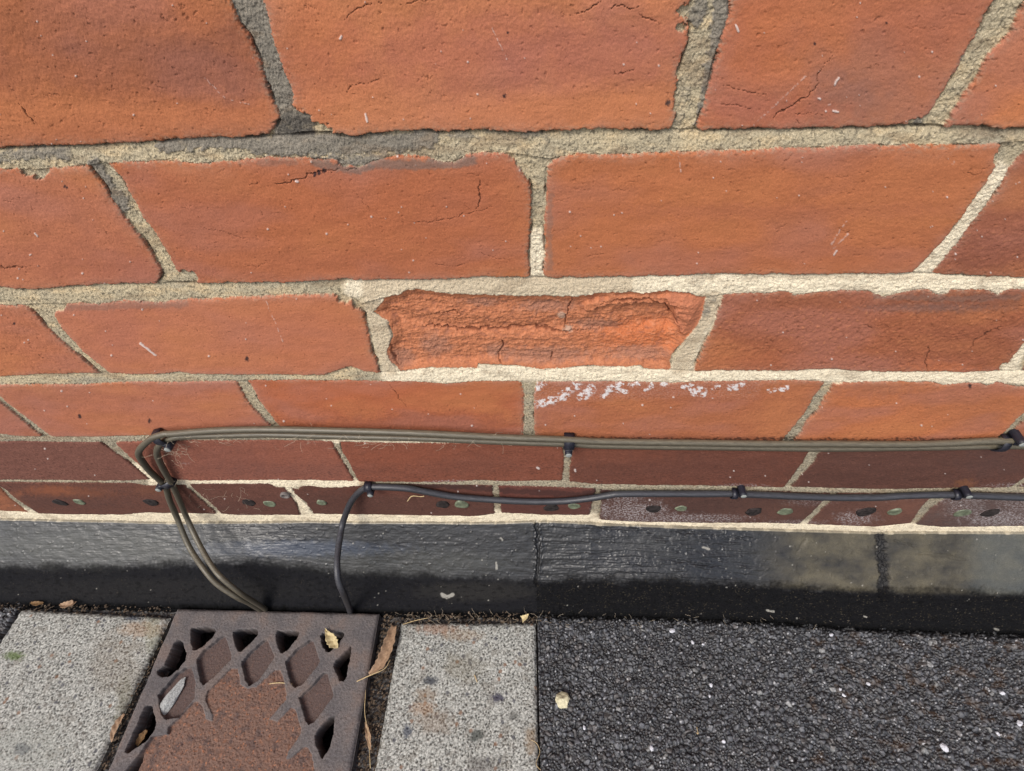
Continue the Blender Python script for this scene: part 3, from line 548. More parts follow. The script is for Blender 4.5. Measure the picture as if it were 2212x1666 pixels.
M_green = material('green_plastic', S(124, 132, 108, .72), rough=0.5, spec=0.45, grain=170, bump=0.8, bdist=.0008, var=0.4)
M_dplug = material('dark_rubber', S(50, 44, 43), rough=0.95, spec=0.2, grain=260, bump=1.0, bdist=.0008, var=0.6)
M_grey = material('grey_plastic', S(120, 112, 108), rough=0.7, grain=500, var=0.2)
M_hole = material('dark_hole', S(14, 12, 12), rough=1.0, spec=0.0)
for i, (a, b) in enumerate(((172,1084),(583,1088),(694,1086),(997,1090),(1240,1093),(1471,1098),(1696,1105),(1933,1106),(2079,1108))):
    M = wall_m(a, b)@Matrix.Rotation((i*0.7) % 3, 4, 'Z'); r = (.0062, .0068, .0052, .0075, .0063, .0062, .0078, .0066, .0078)[i]
    o = bm_obj('plug', lathe(bmesh.new(), [(r*1.06, -.004), (r*1.06, .0007), (r*.9, .0011), (r*.7, .0010), (r*.62, .0007), (r*.25, .0008)], M, 28, i, .09), M_green, WALL); o['label'] = 'pale green plastic plug'
for i, (a, b) in enumerate(((130,1085),(327,1085),(538,1085),(956,1090),(1191,1096),(1411,1099),(1628,1105),(1870,1106),(2139,1108))):
    M = wall_m(a, b)@Matrix.Rotation(i*1.1, 4, 'Z'); r = (.0072, .0078, .0078, .0072, .0082, .0080, .0088, .0092, .0085)[i]
    o = bm_obj('plug', lathe(bmesh.new(), [(r*1.05, -.004), (r*1.05, .0002), (r*1.0, .0010), (r*.9, .0013), (r*.5, .0011), (r*.2, .0012)], M, 28, i+40, .11), M_dplug, WALL); o['label'] = 'flush black filled hole'
o = bm_obj('wall_anchor', lathe(bmesh.new(), [(.0052, -.004), (.0054, .002), (.0050, .0034), (.0036, .0036), (.0030, .002), (.0028, -.003)], wall_m(617, 1067), 24, 3, .04), M_grey, WALL)
bm_obj('anchor_hole', lathe(bmesh.new(), [(.0029, 0.0), (.0014, .0002)], wall_m(618, 1067, .0012), 20), M_hole, o)

# ================================================================== THE GROUND
def cquad(pts, Z=0.0): return [unp(a, b, Z=Z) for a, b in pts]
S1 = [unp(44,1316,Z=0.0), unp(366,1334,Z=0.0), unp(204,1666,Z=0.0), unp(-186,1666,Z=0.0)]      # back-left, back-right, front-right, front-left
S2 = [unp(866,1345,Z=0.0), unp(1157,1346,Z=0.0), unp(1163,1666,Z=0.0), unp(808,1666,Z=0.0)]
GZ = 0.004
GQ = [unp(381,1314,Z=GZ), unp(818,1325,Z=GZ), unp(757,1666,Z=GZ), unp(230,1666,Z=GZ)]
def extend(q, length):
    o = [q[0], q[1]]
    for a, b in ((q[1], q[2]), (q[0], q[3])):
        d = (b-a); d /= abs(d[1]); o.append(a+d*length)
    return np.array(o)
S1, S2, GQ = extend(S1, 0.42), extend(S2, 0.42), extend(GQ, 0.258)
def build_asphalt():
    xs = np.concatenate([np.linspace(-3, -0.85, 60)[:-1], np.arange(-0.85, 0.88, 0.00075), np.linspace(0.88, 3, 60)[1:]])
    ys = np.concatenate([np.arange(-0.055, -0.30, -0.00070), np.linspace(-0.30, -0.6, 120)[1:], np.linspace(-0.6, -4, 60)[1:]])
    X, Y = np.meshgrid(xs, ys); nr, nc = X.shape; x = X.ravel(); y = Y.ravel(); N = len(x)
    u, v = proj(np.stack([x, y, np.zeros(N)], 1)); P = Paint(u, v)
    wx = x+0.0012*fbm(x/0.006, y/0.006, 2, 121); wy = y+0.0012*fbm(x/0.006+7, y/0.006, 2, 122)
    f1, f2, ci, cx, cy = voro(wx/0.0049, wy/0.0049, 3); g1, g2, cg, gx, gy = voro(wx/0.0028, wy/0.0028, 8)
    big = ci > 0.52
    e = np.where(big, (f2-f1)*0.0049, (g2-g1)*0.0028); cid = np.where(big, ci*7 % 1, cg)
    tilt = np.where(big, (cx*(ci*13 % 1-.5)+cy*(ci*29 % 1-.5))*0.0022, (gx*(cg*13 % 1-.5)+gy*(cg*29 % 1-.5))*0.0011)
    dome = sst(0, 0.0014, e)
    rnd = np.where(big, 1-(f1*1.25)**2, (1-(g1*1.25)**2)*.75)
    h = -0.0028+0.0024*np.sqrt(np.clip(rnd, 0, 1))*dome+tilt*dome*1.7+0.0030*(cid-.5)*dome+0.0022*fbm(x/0.018, y/0.018, 4, 123)+0.00015*fbm(x/0.0012, y/0.0012, 2, 124)
    col = np.tile(S(15, 15, 17), (N, 1)); st = S(84, 85, 89)[None]*(0.5+0.95*((cid*37) % 1))[:, None]
    st = st*(1+0.42*fbm(x/0.0015, y/0.0015, 2, 125))[:, None]
    warm = ((cid*91) % 1) > .85; st[warm] *= np.array([1.1, 1.0, .9]); 
    col += (st-col)*(dome*.92)[:, None]
    pale = (((cid*53) % 1) > .975) & ((cid*17 % 1) > .3); mixc(col, S(150, 150, 148), .7*dome*pale)
    mixc(col, S(64, 44, 24), .8*sst(.2, .5, fbm(x/0.02, y/0.014, 4, 126))*(u > 1750)*(1-.5*dome)+.12*sst(.3, .7, fbm(x/0.02, y/0.014, 4, 127)))
    gl = ((_h(np.floor(x/0.0013), np.floor(y/0.0013), 5)) > .965)*dome; mixc(col, S(190, 190, 192), .8*gl)  # glints painted as pale flecks on the stones
    # bedding gaps round the slabs and the cover lie lower and are filled with soil
    z = h
    gap = (poly_sd(x, y, [S1[0][:2]+(-.004, .02), S2[1][:2]+(.002, .02), S2[2][:2]+(.002, 0), S1[3][:2]+(-.004, 0)]) < 0)
    gs = 1-sst(0, .003, np.where(gap, -1, 1)*0.002+0.001)
    soil = -0.011+0.0025*fbm(x/0.012, y/0.012, 4, 128)+0.0012*fbm(x/0.003, y/0.003, 3, 129)
    z = np.where(gap, soil, z)
    sg = np.tile(S(44, 40, 38), (N, 1)); mixc(sg, S(84, 72, 62), sst(.1, .7, fbm(x/0.003, y/0.003, 3, 130))*.6); mixc(sg, S(20, 18, 18), sst(.1, .6, fbm(x/0.009, y/0.009, 3, 131)))
    col = np.where(gap[:, None], sg, col)
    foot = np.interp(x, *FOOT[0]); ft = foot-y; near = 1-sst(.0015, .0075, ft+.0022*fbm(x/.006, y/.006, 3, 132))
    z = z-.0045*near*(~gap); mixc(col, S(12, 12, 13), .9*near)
    F = gridf(nr, nc)
    under = (poly_sd(x, y, S1[:, :2]+np.array([[.006,-.006],[-.006,-.006],[-.006,.006],[.006,.006]])) < 0) | (poly_sd(x, y, S2[:, :2]+np.array([[.006,-.006],[-.006,-.006],[-.006,.006],[.006,.006]])) < 0)
    hole = poly_sd(x, y, GQ[:, :2]+np.array([[.014,-.014],[-.014,-.014],[-.014,.014],[.014,.014]])) < 0
    F = F[~(under|hole)[F].all(1)][:, ::-1]
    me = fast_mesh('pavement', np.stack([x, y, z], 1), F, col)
    tag(add('pavement', me, material('asphalt', grain=1400, bump=.5, bdist=.0004, var=.2, rough=.5, spec=.55)), kind='structure')
build_asphalt()

def slab(name, Q, seed, label, warm):
    nx, ny = 380, 640; s = np.linspace(0, 1, nx); t = np.linspace(0, 1, ny)
    sk = 5
    S_, T_ = np.meshgrid(s, t)
    P0 = (Q[0]*(1-S_[..., None])+Q[1]*S_[..., None])*(1-T_[..., None])+(Q[3]*(1-S_[..., None])+Q[2]*S_[..., None])*T_[..., None]
    x = P0[..., 0].ravel(); y = P0[..., 1].ravel(); N = len(x)
    ed = -poly_sd(x, y, Q[:, :2]); ed2 = ed+0.0012*fbm(x/0.008, y/0.008, 3, seed)
    z = -0.0045*np.exp(-np.clip(ed2, 0, 1)/0.0016)
    g = fbm(x/0.0024, y/0.0020, 3, seed+1, .7); g2 = fbm(x/0.0014, y/0.0012, 2, seed+2); lo = fbm(x/0.05, y/0.05, 4, seed+3)
    z = z+0.0003*g+0.0002*g2-0.0007*sst(.35, .7, -g)
    # keep the border square but a little ragged
    g3 = fbm(x/0.0050, y/0.0042, 3, seed+7, .7); col = np.tile(S(154, 154, 148), (N, 1))*(1+.14*lo+.16*g3)[:, None]
    mixc(col, S(204, 204, 196), .8*sst(.05, .4, g)); mixc(col, S(78, 78, 73), .8*sst(.12, .5, -g)); mixc(col, S(222, 222, 214), .55*sst(.3, .8, g2)); mixc(col, S(52, 52, 50), .75*sst(.3, .7, -g2)); mixc(col, S(120, 112, 100), .35*sst(.1, .6, fbm(x/.02, y/.015, 4, seed+6)))
    p1, _, pc, _, _ = voro(x/0.0042, y/0.0036, seed+14); pk = (pc > .5)*(1-sst(.16, .34, p1+.12*g)); mixc(col, S(70, 69, 66), .7*pk); z = z-.0007*pk; mixc(col, S(212, 212, 204), .6*(pc < .28)*(1-sst(.2, .4, p1+.1*g)))
    f1, f2, ci, _, _ = voro(x/0.0075, y/0.0075, seed+4)
    st = (ci > .84)*(1-sst(.20, .34, f1+.1*g)); sc3 = np.where((ci*37 % 1)[:, None] > .45, S(78, 78, 84), np.where((ci*71 % 1)[:, None] > .5, S(128, 98, 78), S(108, 104, 98)))
    col += (sc3-col)*(st*.8)[:, None]; z = z*(1-.5*st)
    u, v = proj(np.stack([x, y, np.zeros(N)], 1)); P = Paint(u, v)
    for (a, b, rx, ry, c, k) in warm: mixc(col, S(*c), k*P.blob(a, b, rx, ry, int(a), .6, .5))
    mixc(col, S(70, 66, 60), .5*np.exp(-np.clip(ed2, 0, 1)/0.004)*np.clip(.6+lo, 0, 1))
    V = np.stack([x, y, z], 1)
    idx = np.arange(N).reshape(ny, nx); loop = np.concatenate([idx[0, :-1], idx[:-1, -1], idx[-1, ::-1][:-1], idx[::-1, 0][:-1]])
    cen = V[:, :2].mean(0); Vs = [V]; cs = [col]; F = [gridf(ny, nx)[:, ::-1]]; prev = loop; base = N
    for k, dz in enumerate((-0.006, -0.016, -0.035)):
        W = V[loop].copy(); W[:, 2] = dz; W[:, :2] += 0.0007*np.stack([fbm(W[:, 0]/.006, W[:, 1]/.006+k, 2, seed+9), fbm(W[:, 0]/.006+5, W[:, 1]/.006+k, 2, seed+9)], 1)
        Vs.append(W); cs.append(col[loop]*.8); cur = np.arange(base, base+len(loop)); base += len(loop)
        F.append(np.stack([prev, np.roll(prev, -1), np.roll(cur, -1), cur], 1)); prev = cur
    me = fast_mesh(name, np.concatenate(Vs), np.concatenate(F), np.concatenate(cs))
    return tag(add(name, me, M_conc), label, 'paving slab', 'concrete slabs either side of the drain cover')
M_conc = material('concrete', grain=1100, bump=.6, bdist=.0005, var=.2, rough=.9, spec=.2)
slab('paving_slab', S1, 201, 'rough pale concrete slab left of the rusty drain cover', [(30,1417,20,9,(92,110,62),.8),(310,1360,50,16,(150,118,86),.5),(285,1332,16,9,(74,80,92),.8),(250,1440,60,60,(120,104,84),.25),(60,1620,90,50,(158,160,152),.4),(270,1560,20,90,(110,106,84),.5),(330,1370,16,60,(150,150,128),.4),(48,1618,18,12,(84,88,90),.6)])
slab('paving_slab', S2, 301, 'narrow speckled concrete slab between the drain cover and the asphalt', [(945,1358,40,12,(150,108,80),.5),(1000,1372,40,12,(150,120,88),.35),(930,1470,16,8,(78,80,84),.95),(920,1500,22,14,(128,106,82),.5),(915,1530,26,14,(150,114,80),.5),(1075,1508,14,10,(66,64,78),.9),(940,1560,40,26,(120,96,72),.4),(1030,1590,14,12,(70,74,70),.8),(1110,1548,12,9,(92,92,88),.7),(880,1580,10,14,(70,76,88),.8),(1040,1655,30,20,(94,90,86),.6),(1055,1470,8,6,(230,230,236),.0),(1147,1600,12,30,(140,118,92),.6),(1000,1440,40,30,(120,112,92),.35)])

# ================================================================== DRAIN COVER
def c5(l): return [(345.63+a/4.267, 1278.8+b/4.267) for a, b in l]
def c4(l): return [(a/4.267, 1296.1+b/4.267) for a, b in l]
HOLES = [c5([(280,345),(300,330),(420,318),(500,330),(515,370),(480,420),(400,500),(330,540),(305,535),(285,470)]),
 c5([(670,370),(720,342),(880,338),(908,365),(890,410),(800,500),(745,553),(715,545),(690,480)]),
 c5([(1065,390),(1080,355),(1270,358),(1288,385),(1260,430),(1180,530),(1130,562),(1105,555),(1075,470)]),
 c5([(1480,410),(1495,378),(1680,368),(1698,385),(1680,430),(1600,520),(1560,555),(1530,550),(1490,480)]),
 c4([(1640,362),(1680,390),(1718,490),(1710,560),(1640,640),(1560,700),(1500,715),(1450,690),(1445,660),(1510,600),(1560,500),(1600,400)]),
 c4([(1350,970),(1400,975),(1440,1130),(1430,1190),(1340,1310),(1240,1370),(1180,1415),(1155,1400),(1160,1360),(1200,1280),(1270,1130),(1320,1000)]),
 c5([(1762,500),(1755,600),(1720,780),(1690,828),(1660,820),(1610,720),(1595,680),(1620,630),(1700,550)]),
 c5([(1608,1145),(1600,1300),(1560,1440),(1500,1538),(1480,1520),(1430,1390),(1425,1320),(1470,1250),(1560,1155)]),
 c4([(1180,1530),(1300,1410),(1280,1500),(1230,1600),(1120,1750),(1030,1900),(990,1880),(1100,1650)]),
 c5([(1440,1800),(1400,1900),(1380,2080),(1340,2200),(1290,2180),(1260,2020),(1270,1960)])]
REC = [c5([(340,610),(400,540),(560,405),(600,405),(655,580),(655,620),(500,780),(400,860),(370,820),(345,700)]),
 c5([(750,640),(850,530),(950,445),(985,440),(1050,590),(1045,620),(900,820),(820,868),(790,820),(755,680)]),
 c5([(1155,640),(1250,530),(1380,440),(1410,450),(1470,640),(1455,680),(1300,860),(1240,880),(1200,830),(1160,680)]),
 c5([(1280,970),(1380,880),(1500,745),(1540,745),(1592,930),(1590,970),(1420,1200),(1370,1222),(1340,1180),(1290,1010)]),
 c4([(1455,870),(1620,680),(1700,625),(1760,610),(1800,760),(1795,900),(1640,1080),(1530,1105),(1490,1060),(1465,950)])]
MID = [c5([(420,960),(440,910),(650,700),(715,700),(745,850),(800,885),(885,870),(1050,715),(1105,715),(1140,790),(1168,930),(1160,1000),(1060,1110),(1010,1170),(1080,1190),(1200,1060),(1250,1080),(1302,1260),(1300,1310),(1180,1480),(1160,1540),(1210,1520),(1310,1430),(1360,1430),(1400,1500),(1420,1640),(1200,1900),(1000,2300),(-300,2300),(-420,1900),(-200,1500),(-80,1330),(60,1310),(75,1240),(150,1170),(300,1010),(350,1005),(395,1060),(425,1165),(478,1185),(480,1140),(445,1060),(418,1000)])]
def build_cover():
    n = 470; s = np.linspace(0, 1, n); S_, T_ = np.meshgrid(s, s)
    P0 = (GQ[0]*(1-S_[..., None])+GQ[1]*S_[..., None])*(1-T_[..., None])+(GQ[3]*(1-S_[..., None])+GQ[2]*S_[..., None])*T_[..., None]
    x = P0[..., 0].ravel(); y = P0[..., 1].ravel(); N = len(x)
    u, v = proj(np.stack([x, y, np.full(N, GZ)], 1))
    uj = u+1.6*fbm(x/.006, y/.006, 3, 401); vj = v+1.6*fbm(x/.006+4, y/.006, 3, 402)
    dh = np.full(N, 99.0); dr = dh.copy(); dm = dh.copy()
    for p in HOLES: dh = np.minimum(dh, poly_sd(uj, vj, p))
    for p in REC: dr = np.minimum(dr, poly_sd(uj, vj, p))
    for p in MID: dm = np.minimum(dm, poly_sd(uj, vj, p))
    fine = fbm(x/.0028, y/.0028, 4, 403, .6); lo = fbm(x/.03, y/.03, 4, 404); f3 = fbm(x/.0012, y/.0012, 2, 405)
    cxp, cyp = (GQ[:, 0].mean(), GQ[:, 1].mean()); rad = np.hypot(x-cxp, y-cyp)
    floor_m = -0.0062+0.0052*(1-sst(.035, .115, rad))
    z = GZ+0.00040*fine+0.0004*lo+0.00022*f3
    z = z+np.where(dm < 1, (floor_m+.0002*fine)*(1-sst(-2.2, 0.4, dm)), 0)
    z = z-0.0060*(1-sst(-1.3, 0.5, dr))
    z = z-0.022*(1-sst(-2.0, 0.2, dh))
    ed = -poly_sd(x, y, GQ[:, :2]); z = z-0.004*np.exp(-np.clip(ed+.0008*lo, 0, 1)/.0014)
    col = np.tile(S(104, 97, 95), (N, 1)); col *= (1+.26*fine+.14*lo+.14*f3)[:, None]
    mixc(col, S(116, 98, 88), .5*sst(0, .5, lo)); mixc(col, S(88, 85, 87), .5*sst(0, .5, -lo))
    inm = 1-sst(-3, 0, dm); mixc(col, S(116, 87, 73), .85*inm); mixc(col, S(146, 98, 72), inm*.5*sst(.1, .7, fbm(x/.006, y/.006, 4, 406, .6))); mixc(col, S(84, 68, 64), inm*.75*sst(.05, .6, fbm(x/.012, y/.012, 4, 407)))
    z = z+inm*(.0005*fbm(x/.005, y/.005, 4, 410, .7)); mixc(col, S(190, 122, 82), inm*.6*sst(.4, .75, fbm(x/.0034, y/.0034, 3, 408))); mixc(col, S(60, 38, 34), .7*sst(.45, .75, fbm(x/.003+3, y/.003, 3, 409))*(.35+.65*inm))
    inr = 1-sst(-3, 0, dr); mixc(col, S(88, 70, 65), .85*inr); mixc(col, S(118, 86, 70), .5*inr*sst(.2, .7, fine))
    mixc(col, S(46, 34, 32), .8*(1-sst(-2, 0, dh)))
    z = z-inm*.0006*sst(.3, .7, fbm(x/.003+3, y/.003, 3, 409))
    V = np.stack([x, y, z], 1); F = gridf(n, n)[:, ::-1]
    deep = (dh < -2.1)[F].all(1); mid = ((dm < -.6)|(dr < -.6))[F].sum(1) >= 2; F0 = F[~deep]; mid = mid[~deep]
    # frame = the flat border, grating = ribs
    inner = GQ[:, :2]*0+np.array([GQ[0][:2]+(.016, -.020), GQ[1][:2]+(-.030, -.020), GQ[2][:2]+(-.026, .02), GQ[3][:2]+(.026, .02)])
    fr = ((poly_sd(x, y, inner) > 0))[F0].sum(1) >= 2
    root = empty('drain_cover', (cxp, cyp, 0), 'rusty cast iron drain cover with a diamond lattice, set between two concrete slabs', 'drain cover')
    mat = material('rusty_iron', grain=900, bump=.6, bdist=.0004, var=.22, rough=.8, spec=.35)
    add('lattice', fast_mesh('lattice', V, F0[~mid & ~fr], col), mat, root)
    add('centre_plate', fast_mesh('centre_plate', V, F0[mid], col), mat, root)
    idx = np.arange(N).reshape(n, n); loop = np.concatenate([idx[0, :-1], idx[:-1, -1], idx[-1, ::-1][:-1], idx[::-1, 0][:-1]])
    W = V[loop].copy(); W[:, 2] = -0.02
    W2 = V[loop].copy(); W2[:, 2] = -0.006; W2[:, 0] += .0006*fbm(W2[:, 0]/.004, W2[:, 1]/.004, 2, 9)
    m = len(loop); a = np.arange(N, N+m); b = a+m
    Fs = np.concatenate([F0[~mid & fr], np.stack([loop, np.roll(loop, -1), np.roll(a, -1), a], 1), np.stack([a, np.roll(a, -1), np.roll(b, -1), b], 1)])
    add('frame', fast_mesh('frame', np.concatenate([V, W2, W]), Fs, np.concatenate([col, col[loop]*.8, col[loop]*.6])), mat, root)
    # the gully below: a dark pit with silted walls
    bm = bmesh.new(); q = [Vector((p[0], p[1], 0)) for p in GQ]; c = sum(q, Vector())/4
    top = [bm.verts.new((p-(p-c)*.03)+Vector((0, 0, -.0165))) for p in q]; bot = [bm.verts.new((p-(p-c)*.16)+Vector((0, 0, -.055))) for p in q]
    for k in range(4): bm.faces.new((top[k], top[(k+1) % 4], bot[(k+1) % 4], bot[k]))
    bm.faces.new(bot)
    bmesh.ops.subdivide_edges(bm, edges=bm.edges, cuts=24, use_grid_fill=True)
    for vv in bm.verts:
        if vv.co.z < -.02: vv.co += Vector((random.uniform(-1, 1), random.uniform(-1, 1), random.uniform(-1, 1)))*.002
    add_g = bm_obj('gully_pit', bm, material('silt', S(52, 46, 42), rough=.85, spec=.4, grain=220, bump=1.0, bdist=.003, var=.6), root)
build_cover()

# ================================================================== CABLES
def catmull(P, n=10):
    P = [Vector(p) for p in P]; P = [P[0]*2-P[1]]+P+[P[-1]*2-P[-2]]; out = []
    for i in range(1, len(P)-2):
        for k in range(n):
            t = k/n; a, b, c, d = P[i-1:i+3]
            out.append(.5*((2*b)+(c-a)*t+(2*a-5*b+4*c-d)*t*t+(3*b-a-3*c+d)*t**3))
    out.append(P[-2]); return out
def tube(name, P, r, mat, parent=None, n=20, seed=0, wob=.03, uptint=None):
    bm = bmesh.new(); rings = []; up = Vector((0, -1, 0)); rr = np.random.default_rng(seed)
    ph = rr.random()*10
    for i, p in enumerate(P):
        t = (P[min(i+1, len(P)-1)]-P[max(i-1, 0)]).normalized(); a = t.cross(up).normalized(); b = a.cross(t).normalized()
        q = r*(1+wob*math.sin(i*.37+ph)*math.sin(i*.11))
        rings.append([bm.verts.new(p+a*q*math.cos(2*math.pi*k/n)+b*q*math.sin(2*math.pi*k/n)) for k in range(n)])
    for i in range(len(rings)-1):
        for k in range(n): bm.faces.new((rings[i][k], rings[i][(k+1) % n], rings[i+1][(k+1) % n], rings[i+1][k]))
    bm.faces.new(rings[0][::-1]); bm.faces.new(rings[-1])
    return bm_obj(name, bm, mat, parent)
def cable_mat(name, c1, c2, rough):
    m = material(name, c1, rough=rough, spec=.45, grain=700, bump=.25, bdist=.0003, var=.18); n = m.node_tree.nodes; l = m.node_tree.links
    # dust lying on the upper side of the sheath
    ge = n.new('ShaderNodeNewGeometry'); sx = n.new('ShaderNodeSeparateXYZ'); l.new(ge.outputs['Normal'], sx.inputs[0])
    no = n.new('ShaderNodeTexNoise'); no.inputs['Scale'].default_value = 120; no.inputs['Detail'].default_value = 6
    ad = n.new('ShaderNodeMath'); ad.operation = 'MULTIPLY'; mr = n.new('ShaderNodeMapRange'); mr.inputs['From Min'].default_value = .2; mr.inputs['From Max'].default_value = 1.0
    l.new(no.outputs['Fac'], mr.inputs['Value']); l.new(sx.outputs['Z'], ad.inputs[0]); l.new(mr.outputs[0], ad.inputs[1])
    mx = n.new('ShaderNodeMix'); mx.data_type = 'RGBA'; mx.inputs['B'].default_value = (*c2, 1) if False else mx.inputs['B'].default_value
    mx.inputs[7].default_value = (*c2, 1); src = [k for k in l if k.to_socket.name == 'Base Color'][0].from_socket
    l.new(ad.outputs[0], mx.inputs[0]); l.new(src, mx.inputs[6]); l.new(mx.outputs[2], n['Principled BSDF'].inputs['Base Color']); ad.use_clamp = True
    return m
M_tw = cable_mat('grey_cable_sheath', S(78, 72, 60), S(140, 132, 112), .42)
M_bk = cable_mat('black_cable_sheath', S(44, 44, 48), S(92, 92, 98), .42)
M_clip = material('black_clip_plastic', S(36, 36, 46), rough=.4, spec=.5, grain=600, var=.25)
M_nail = material('nail_steel', S(150, 154, 150), rough=.5, metal=.0, grain=700, var=.15)
def wp(l): return [Vector(unp(a, b, Y=-o)) for a, b, o in l]
R1 = .0031
upper = [(355,938,.0075),(375,937,.0072),(470,930,.0070),(580,928,.0068),(735,931,.0068),(900,936,.0070),(1086,945,.0066),(1228,950,.0068),(1300,954,.0068),(1512,957,.0066),(1650,959,.0066),(1786,959,.0066),(1960,960,.0066),(2060,957,.0064),(2137,953,.0068),(2212,954,.0066),(2400,956,.0066)]
outer = [(563,1318,.084),(540,1304,.084),(510,1289,.083),(468,1261,.074),(440,1229,.061),(408,1180,.037),(383,1120,.014),(366,1080,.0075),(357,1050,.0058),(341,1034,.0056),(322,1016,.0065),(303,990,.0085),(300,976,.0095),(310,962,.0095),(330,946,.009)]
lower = [(1228,959,.0044),(1100,955,.0042),(900,947,.0040),(735,943,.0040),(580,939,.0042),(470,941,.0044),(400,943,.0050),(375,946,.006)]
inner = [(574,1317,.083),(555,1304,.083),(520,1282,.082),(482,1251,.073),(457,1222,.060),(429,1173,.036),(404,1120,.014),(383,1071,.0070),(368,1040,.0060),(352,1012,.0066),(340,985,.0074),(341,968,.008),(354,954,.0072)]
tag(tube('cable', catmull(wp(outer+upper), 12), R1, M_tw, seed=1), 'grey cable on top of the pair that bends down past the left clips', 'cable', 'grey twin cables along the wall')
rl = [(2400,966,.0040),(2212,964,.0040),(2137,964,.0044),(2040,966,.0040),(1786,969,.0040),(1512,966,.0040),(1300,963,.0040)]
tag(tube('cable', catmull(wp(inner+lower[::-1]+rl[::-1]), 12), R1*.97, M_tw, seed=2), 'grey cable underneath its twin, forming the inner side of the left bend', 'cable', 'grey twin cables along the wall')
black = [(757,1322,.083),(752,1308,.085),(742,1282,.086),(731,1254,.078),(728,1219,.063),(731,1184,.045),(734,1163,.034),(741,1128,.017),(756,1089,.0085),(773,1066,.0060),(791,1054,.0050),(815,1052,.0046),(875,1055,.0046),(917,1062,.0048),(981,1073,.0050),(1051,1079,.0050),(1121,1083,.0052),(1174,1084,.0052),(1227,1082,.0050),(1279,1076,.0048),(1315,1070,.0046),(1350,1067,.0045),(1512,1067,.0045),(1585,1067,.0045),(1680,1071,.0046),(1786,1075,.0046),(1891,1075,.0046),(1962,1071,.0045),(2063,1069,.0045),(2110,1071,.0045),(2212,1075,.0046),(2400,1079,.0046)]
tag(tube('cable', catmull(wp(black), 12), .0036, M_bk, seed=3), 'single black cable drooping between clips below the grey pair', 'cable')

def clip(c, t, rx, ry, side, label, width=.0085, nail_up=.0075, rot=0.0):
    """c: centre of what it holds; t: direction along the cable; rx, ry: half height / half depth of the saddle; side: -1 nail below, +1 above"""
    c = Vector(c); t = Vector(t).normalized(); out = Vector((0, -1, 0)); n = t.cross(out).normalized()
    if n.z < 0: n = -n
    root = empty('cable_clip', (c.x, 0, c.z), label, 'cable clip', 'black plastic cable clips')
    bm = bmesh.new(); K = 14; th = .0016; rings = []
    prof = [(rx+.0001, -c.y*-0-0.0)]
    pts_i = []; pts_o = []
    base = c.y  # negative
    for k in range(K+1):
        a = math.pi*k/K; pts_i.append((rx*math.cos(a), ry*math.sin(a))); pts_o.append(((rx+th)*math.cos(a), (ry+th)*math.sin(a)))
    legs = -(-c.y)-0.0
    outl = [(rx+th, c.y+.0004)]+pts_o+[(-rx-th, c.y+.0004), (-rx, c.y+.0004)]+pts_i[::-1]+[(rx, c.y+.0004)]
    fr, bk = [], []
    for (h, o) in outl:
        p = c+n*h+out*o; fr.append(bm.verts.new(p+t*width/2)); bk.append(bm.verts.new(p-t*width/2))
    m = len(outl)
    for k in range(m): bm.faces.new((fr[k], fr[(k+1) % m], bk[(k+1) % m], bk[k]))
    for L_ in (fr, bk):   # band end caps as strips
        for k in range(K+2):
            a, b2 = L_[k], L_[k+1]; c2, d2 = L_[m-2-k], L_[m-1-k]
            if len({a, b2, c2, d2}) == 4:
                try: bm.faces.new((a, b2, c2, d2))
                except ValueError: pass
    bmesh.ops.recalc_face_normals(bm, faces=bm.faces)
    bmesh.ops.bevel(bm, geom=[e for e in bm.edges if len(e.link_faces) == 2 and e.calc_face_angle(0) > 1.2], offset=.0004, segments=2, affect='EDGES')
    bm_obj('saddle', bm, M_clip, root)
    bc = c+n*side*(rx+.0036)+t*rot; bc.y = 0
    Mx = Matrix.Translation(bc)@Matrix.Rotation(math.pi/2, 4, 'X')
    hgt = -c.y+ry+.0022
    b = bmesh.new(); lathe(b, [(.0037, -.001), (.0036, hgt*.75), (.0035, hgt*.95), (.0031, hgt)], Mx, 20)
    # web joining boss and saddle
    hw = width*.36
    w8 = []
    for yy in (.0005, -hgt*.85):
        for (s1, s2) in ((-1, 0), (1, 0), (1, 1), (-1, 1)):
            p = bc+t*hw*s1+n*(-side)*.0052*s2; p.y = yy; w8.append(b.verts.new(p))
    for f in ((0,1,2,3), (7,6,5,4), (0,4,5,1), (1,5,6,2), (2,6,7,3), (3,7,4,0)): b.faces.new([w8[q] for q in f])
    bm_obj('boss', b, M_clip, root)
    bm_obj('nail', lathe(bmesh.new(), [(.0006, hgt-.001), (.0029, hgt+.0002), (.0030, hgt+.0006), (.0026, hgt+.0010), (.0008, hgt+.0012)], Mx, 18), M_nail, root)
    return root
def cl(u0, v0, out, rx, ry, side, label, dx=(1, 0, 0), **k): clip(unp(u0, v0, Y=-out), dx, rx, ry, side, label, **k)
cl(350, 945, .0055, .0066, .0052, -1, 'cable clip at the top left bend of the grey pair', (1, 0, .35), width=.009)
cl(1229, 955, .0052, .0072, .0052, -1, 'cable clip in the middle of the long grey cable run', (1, 0, 0), width=.0095)
cl(2160, 958, .0052, .0072, .0052, 1, 'cable clip holding the grey pair near the right edge', (1, 0, -.1), width=.0070, rot=.0065)
cl(362, 1043, .0050, .0072, .0042, -1, 'cable clip where the grey pair turns down onto the plinth', (.45, 0, -1), width=.008)
cl(797, 1052, .0046, .0040, .0040, -1, 'first black cable clip, where the black cable turns down', (1, 0, .1), width=.008)
cl(1585, 1067, .0045, .0040, .0040, 1, 'middle clip of the black cable, right of its droop', (1, 0, -.05), rot=.006, width=.006)
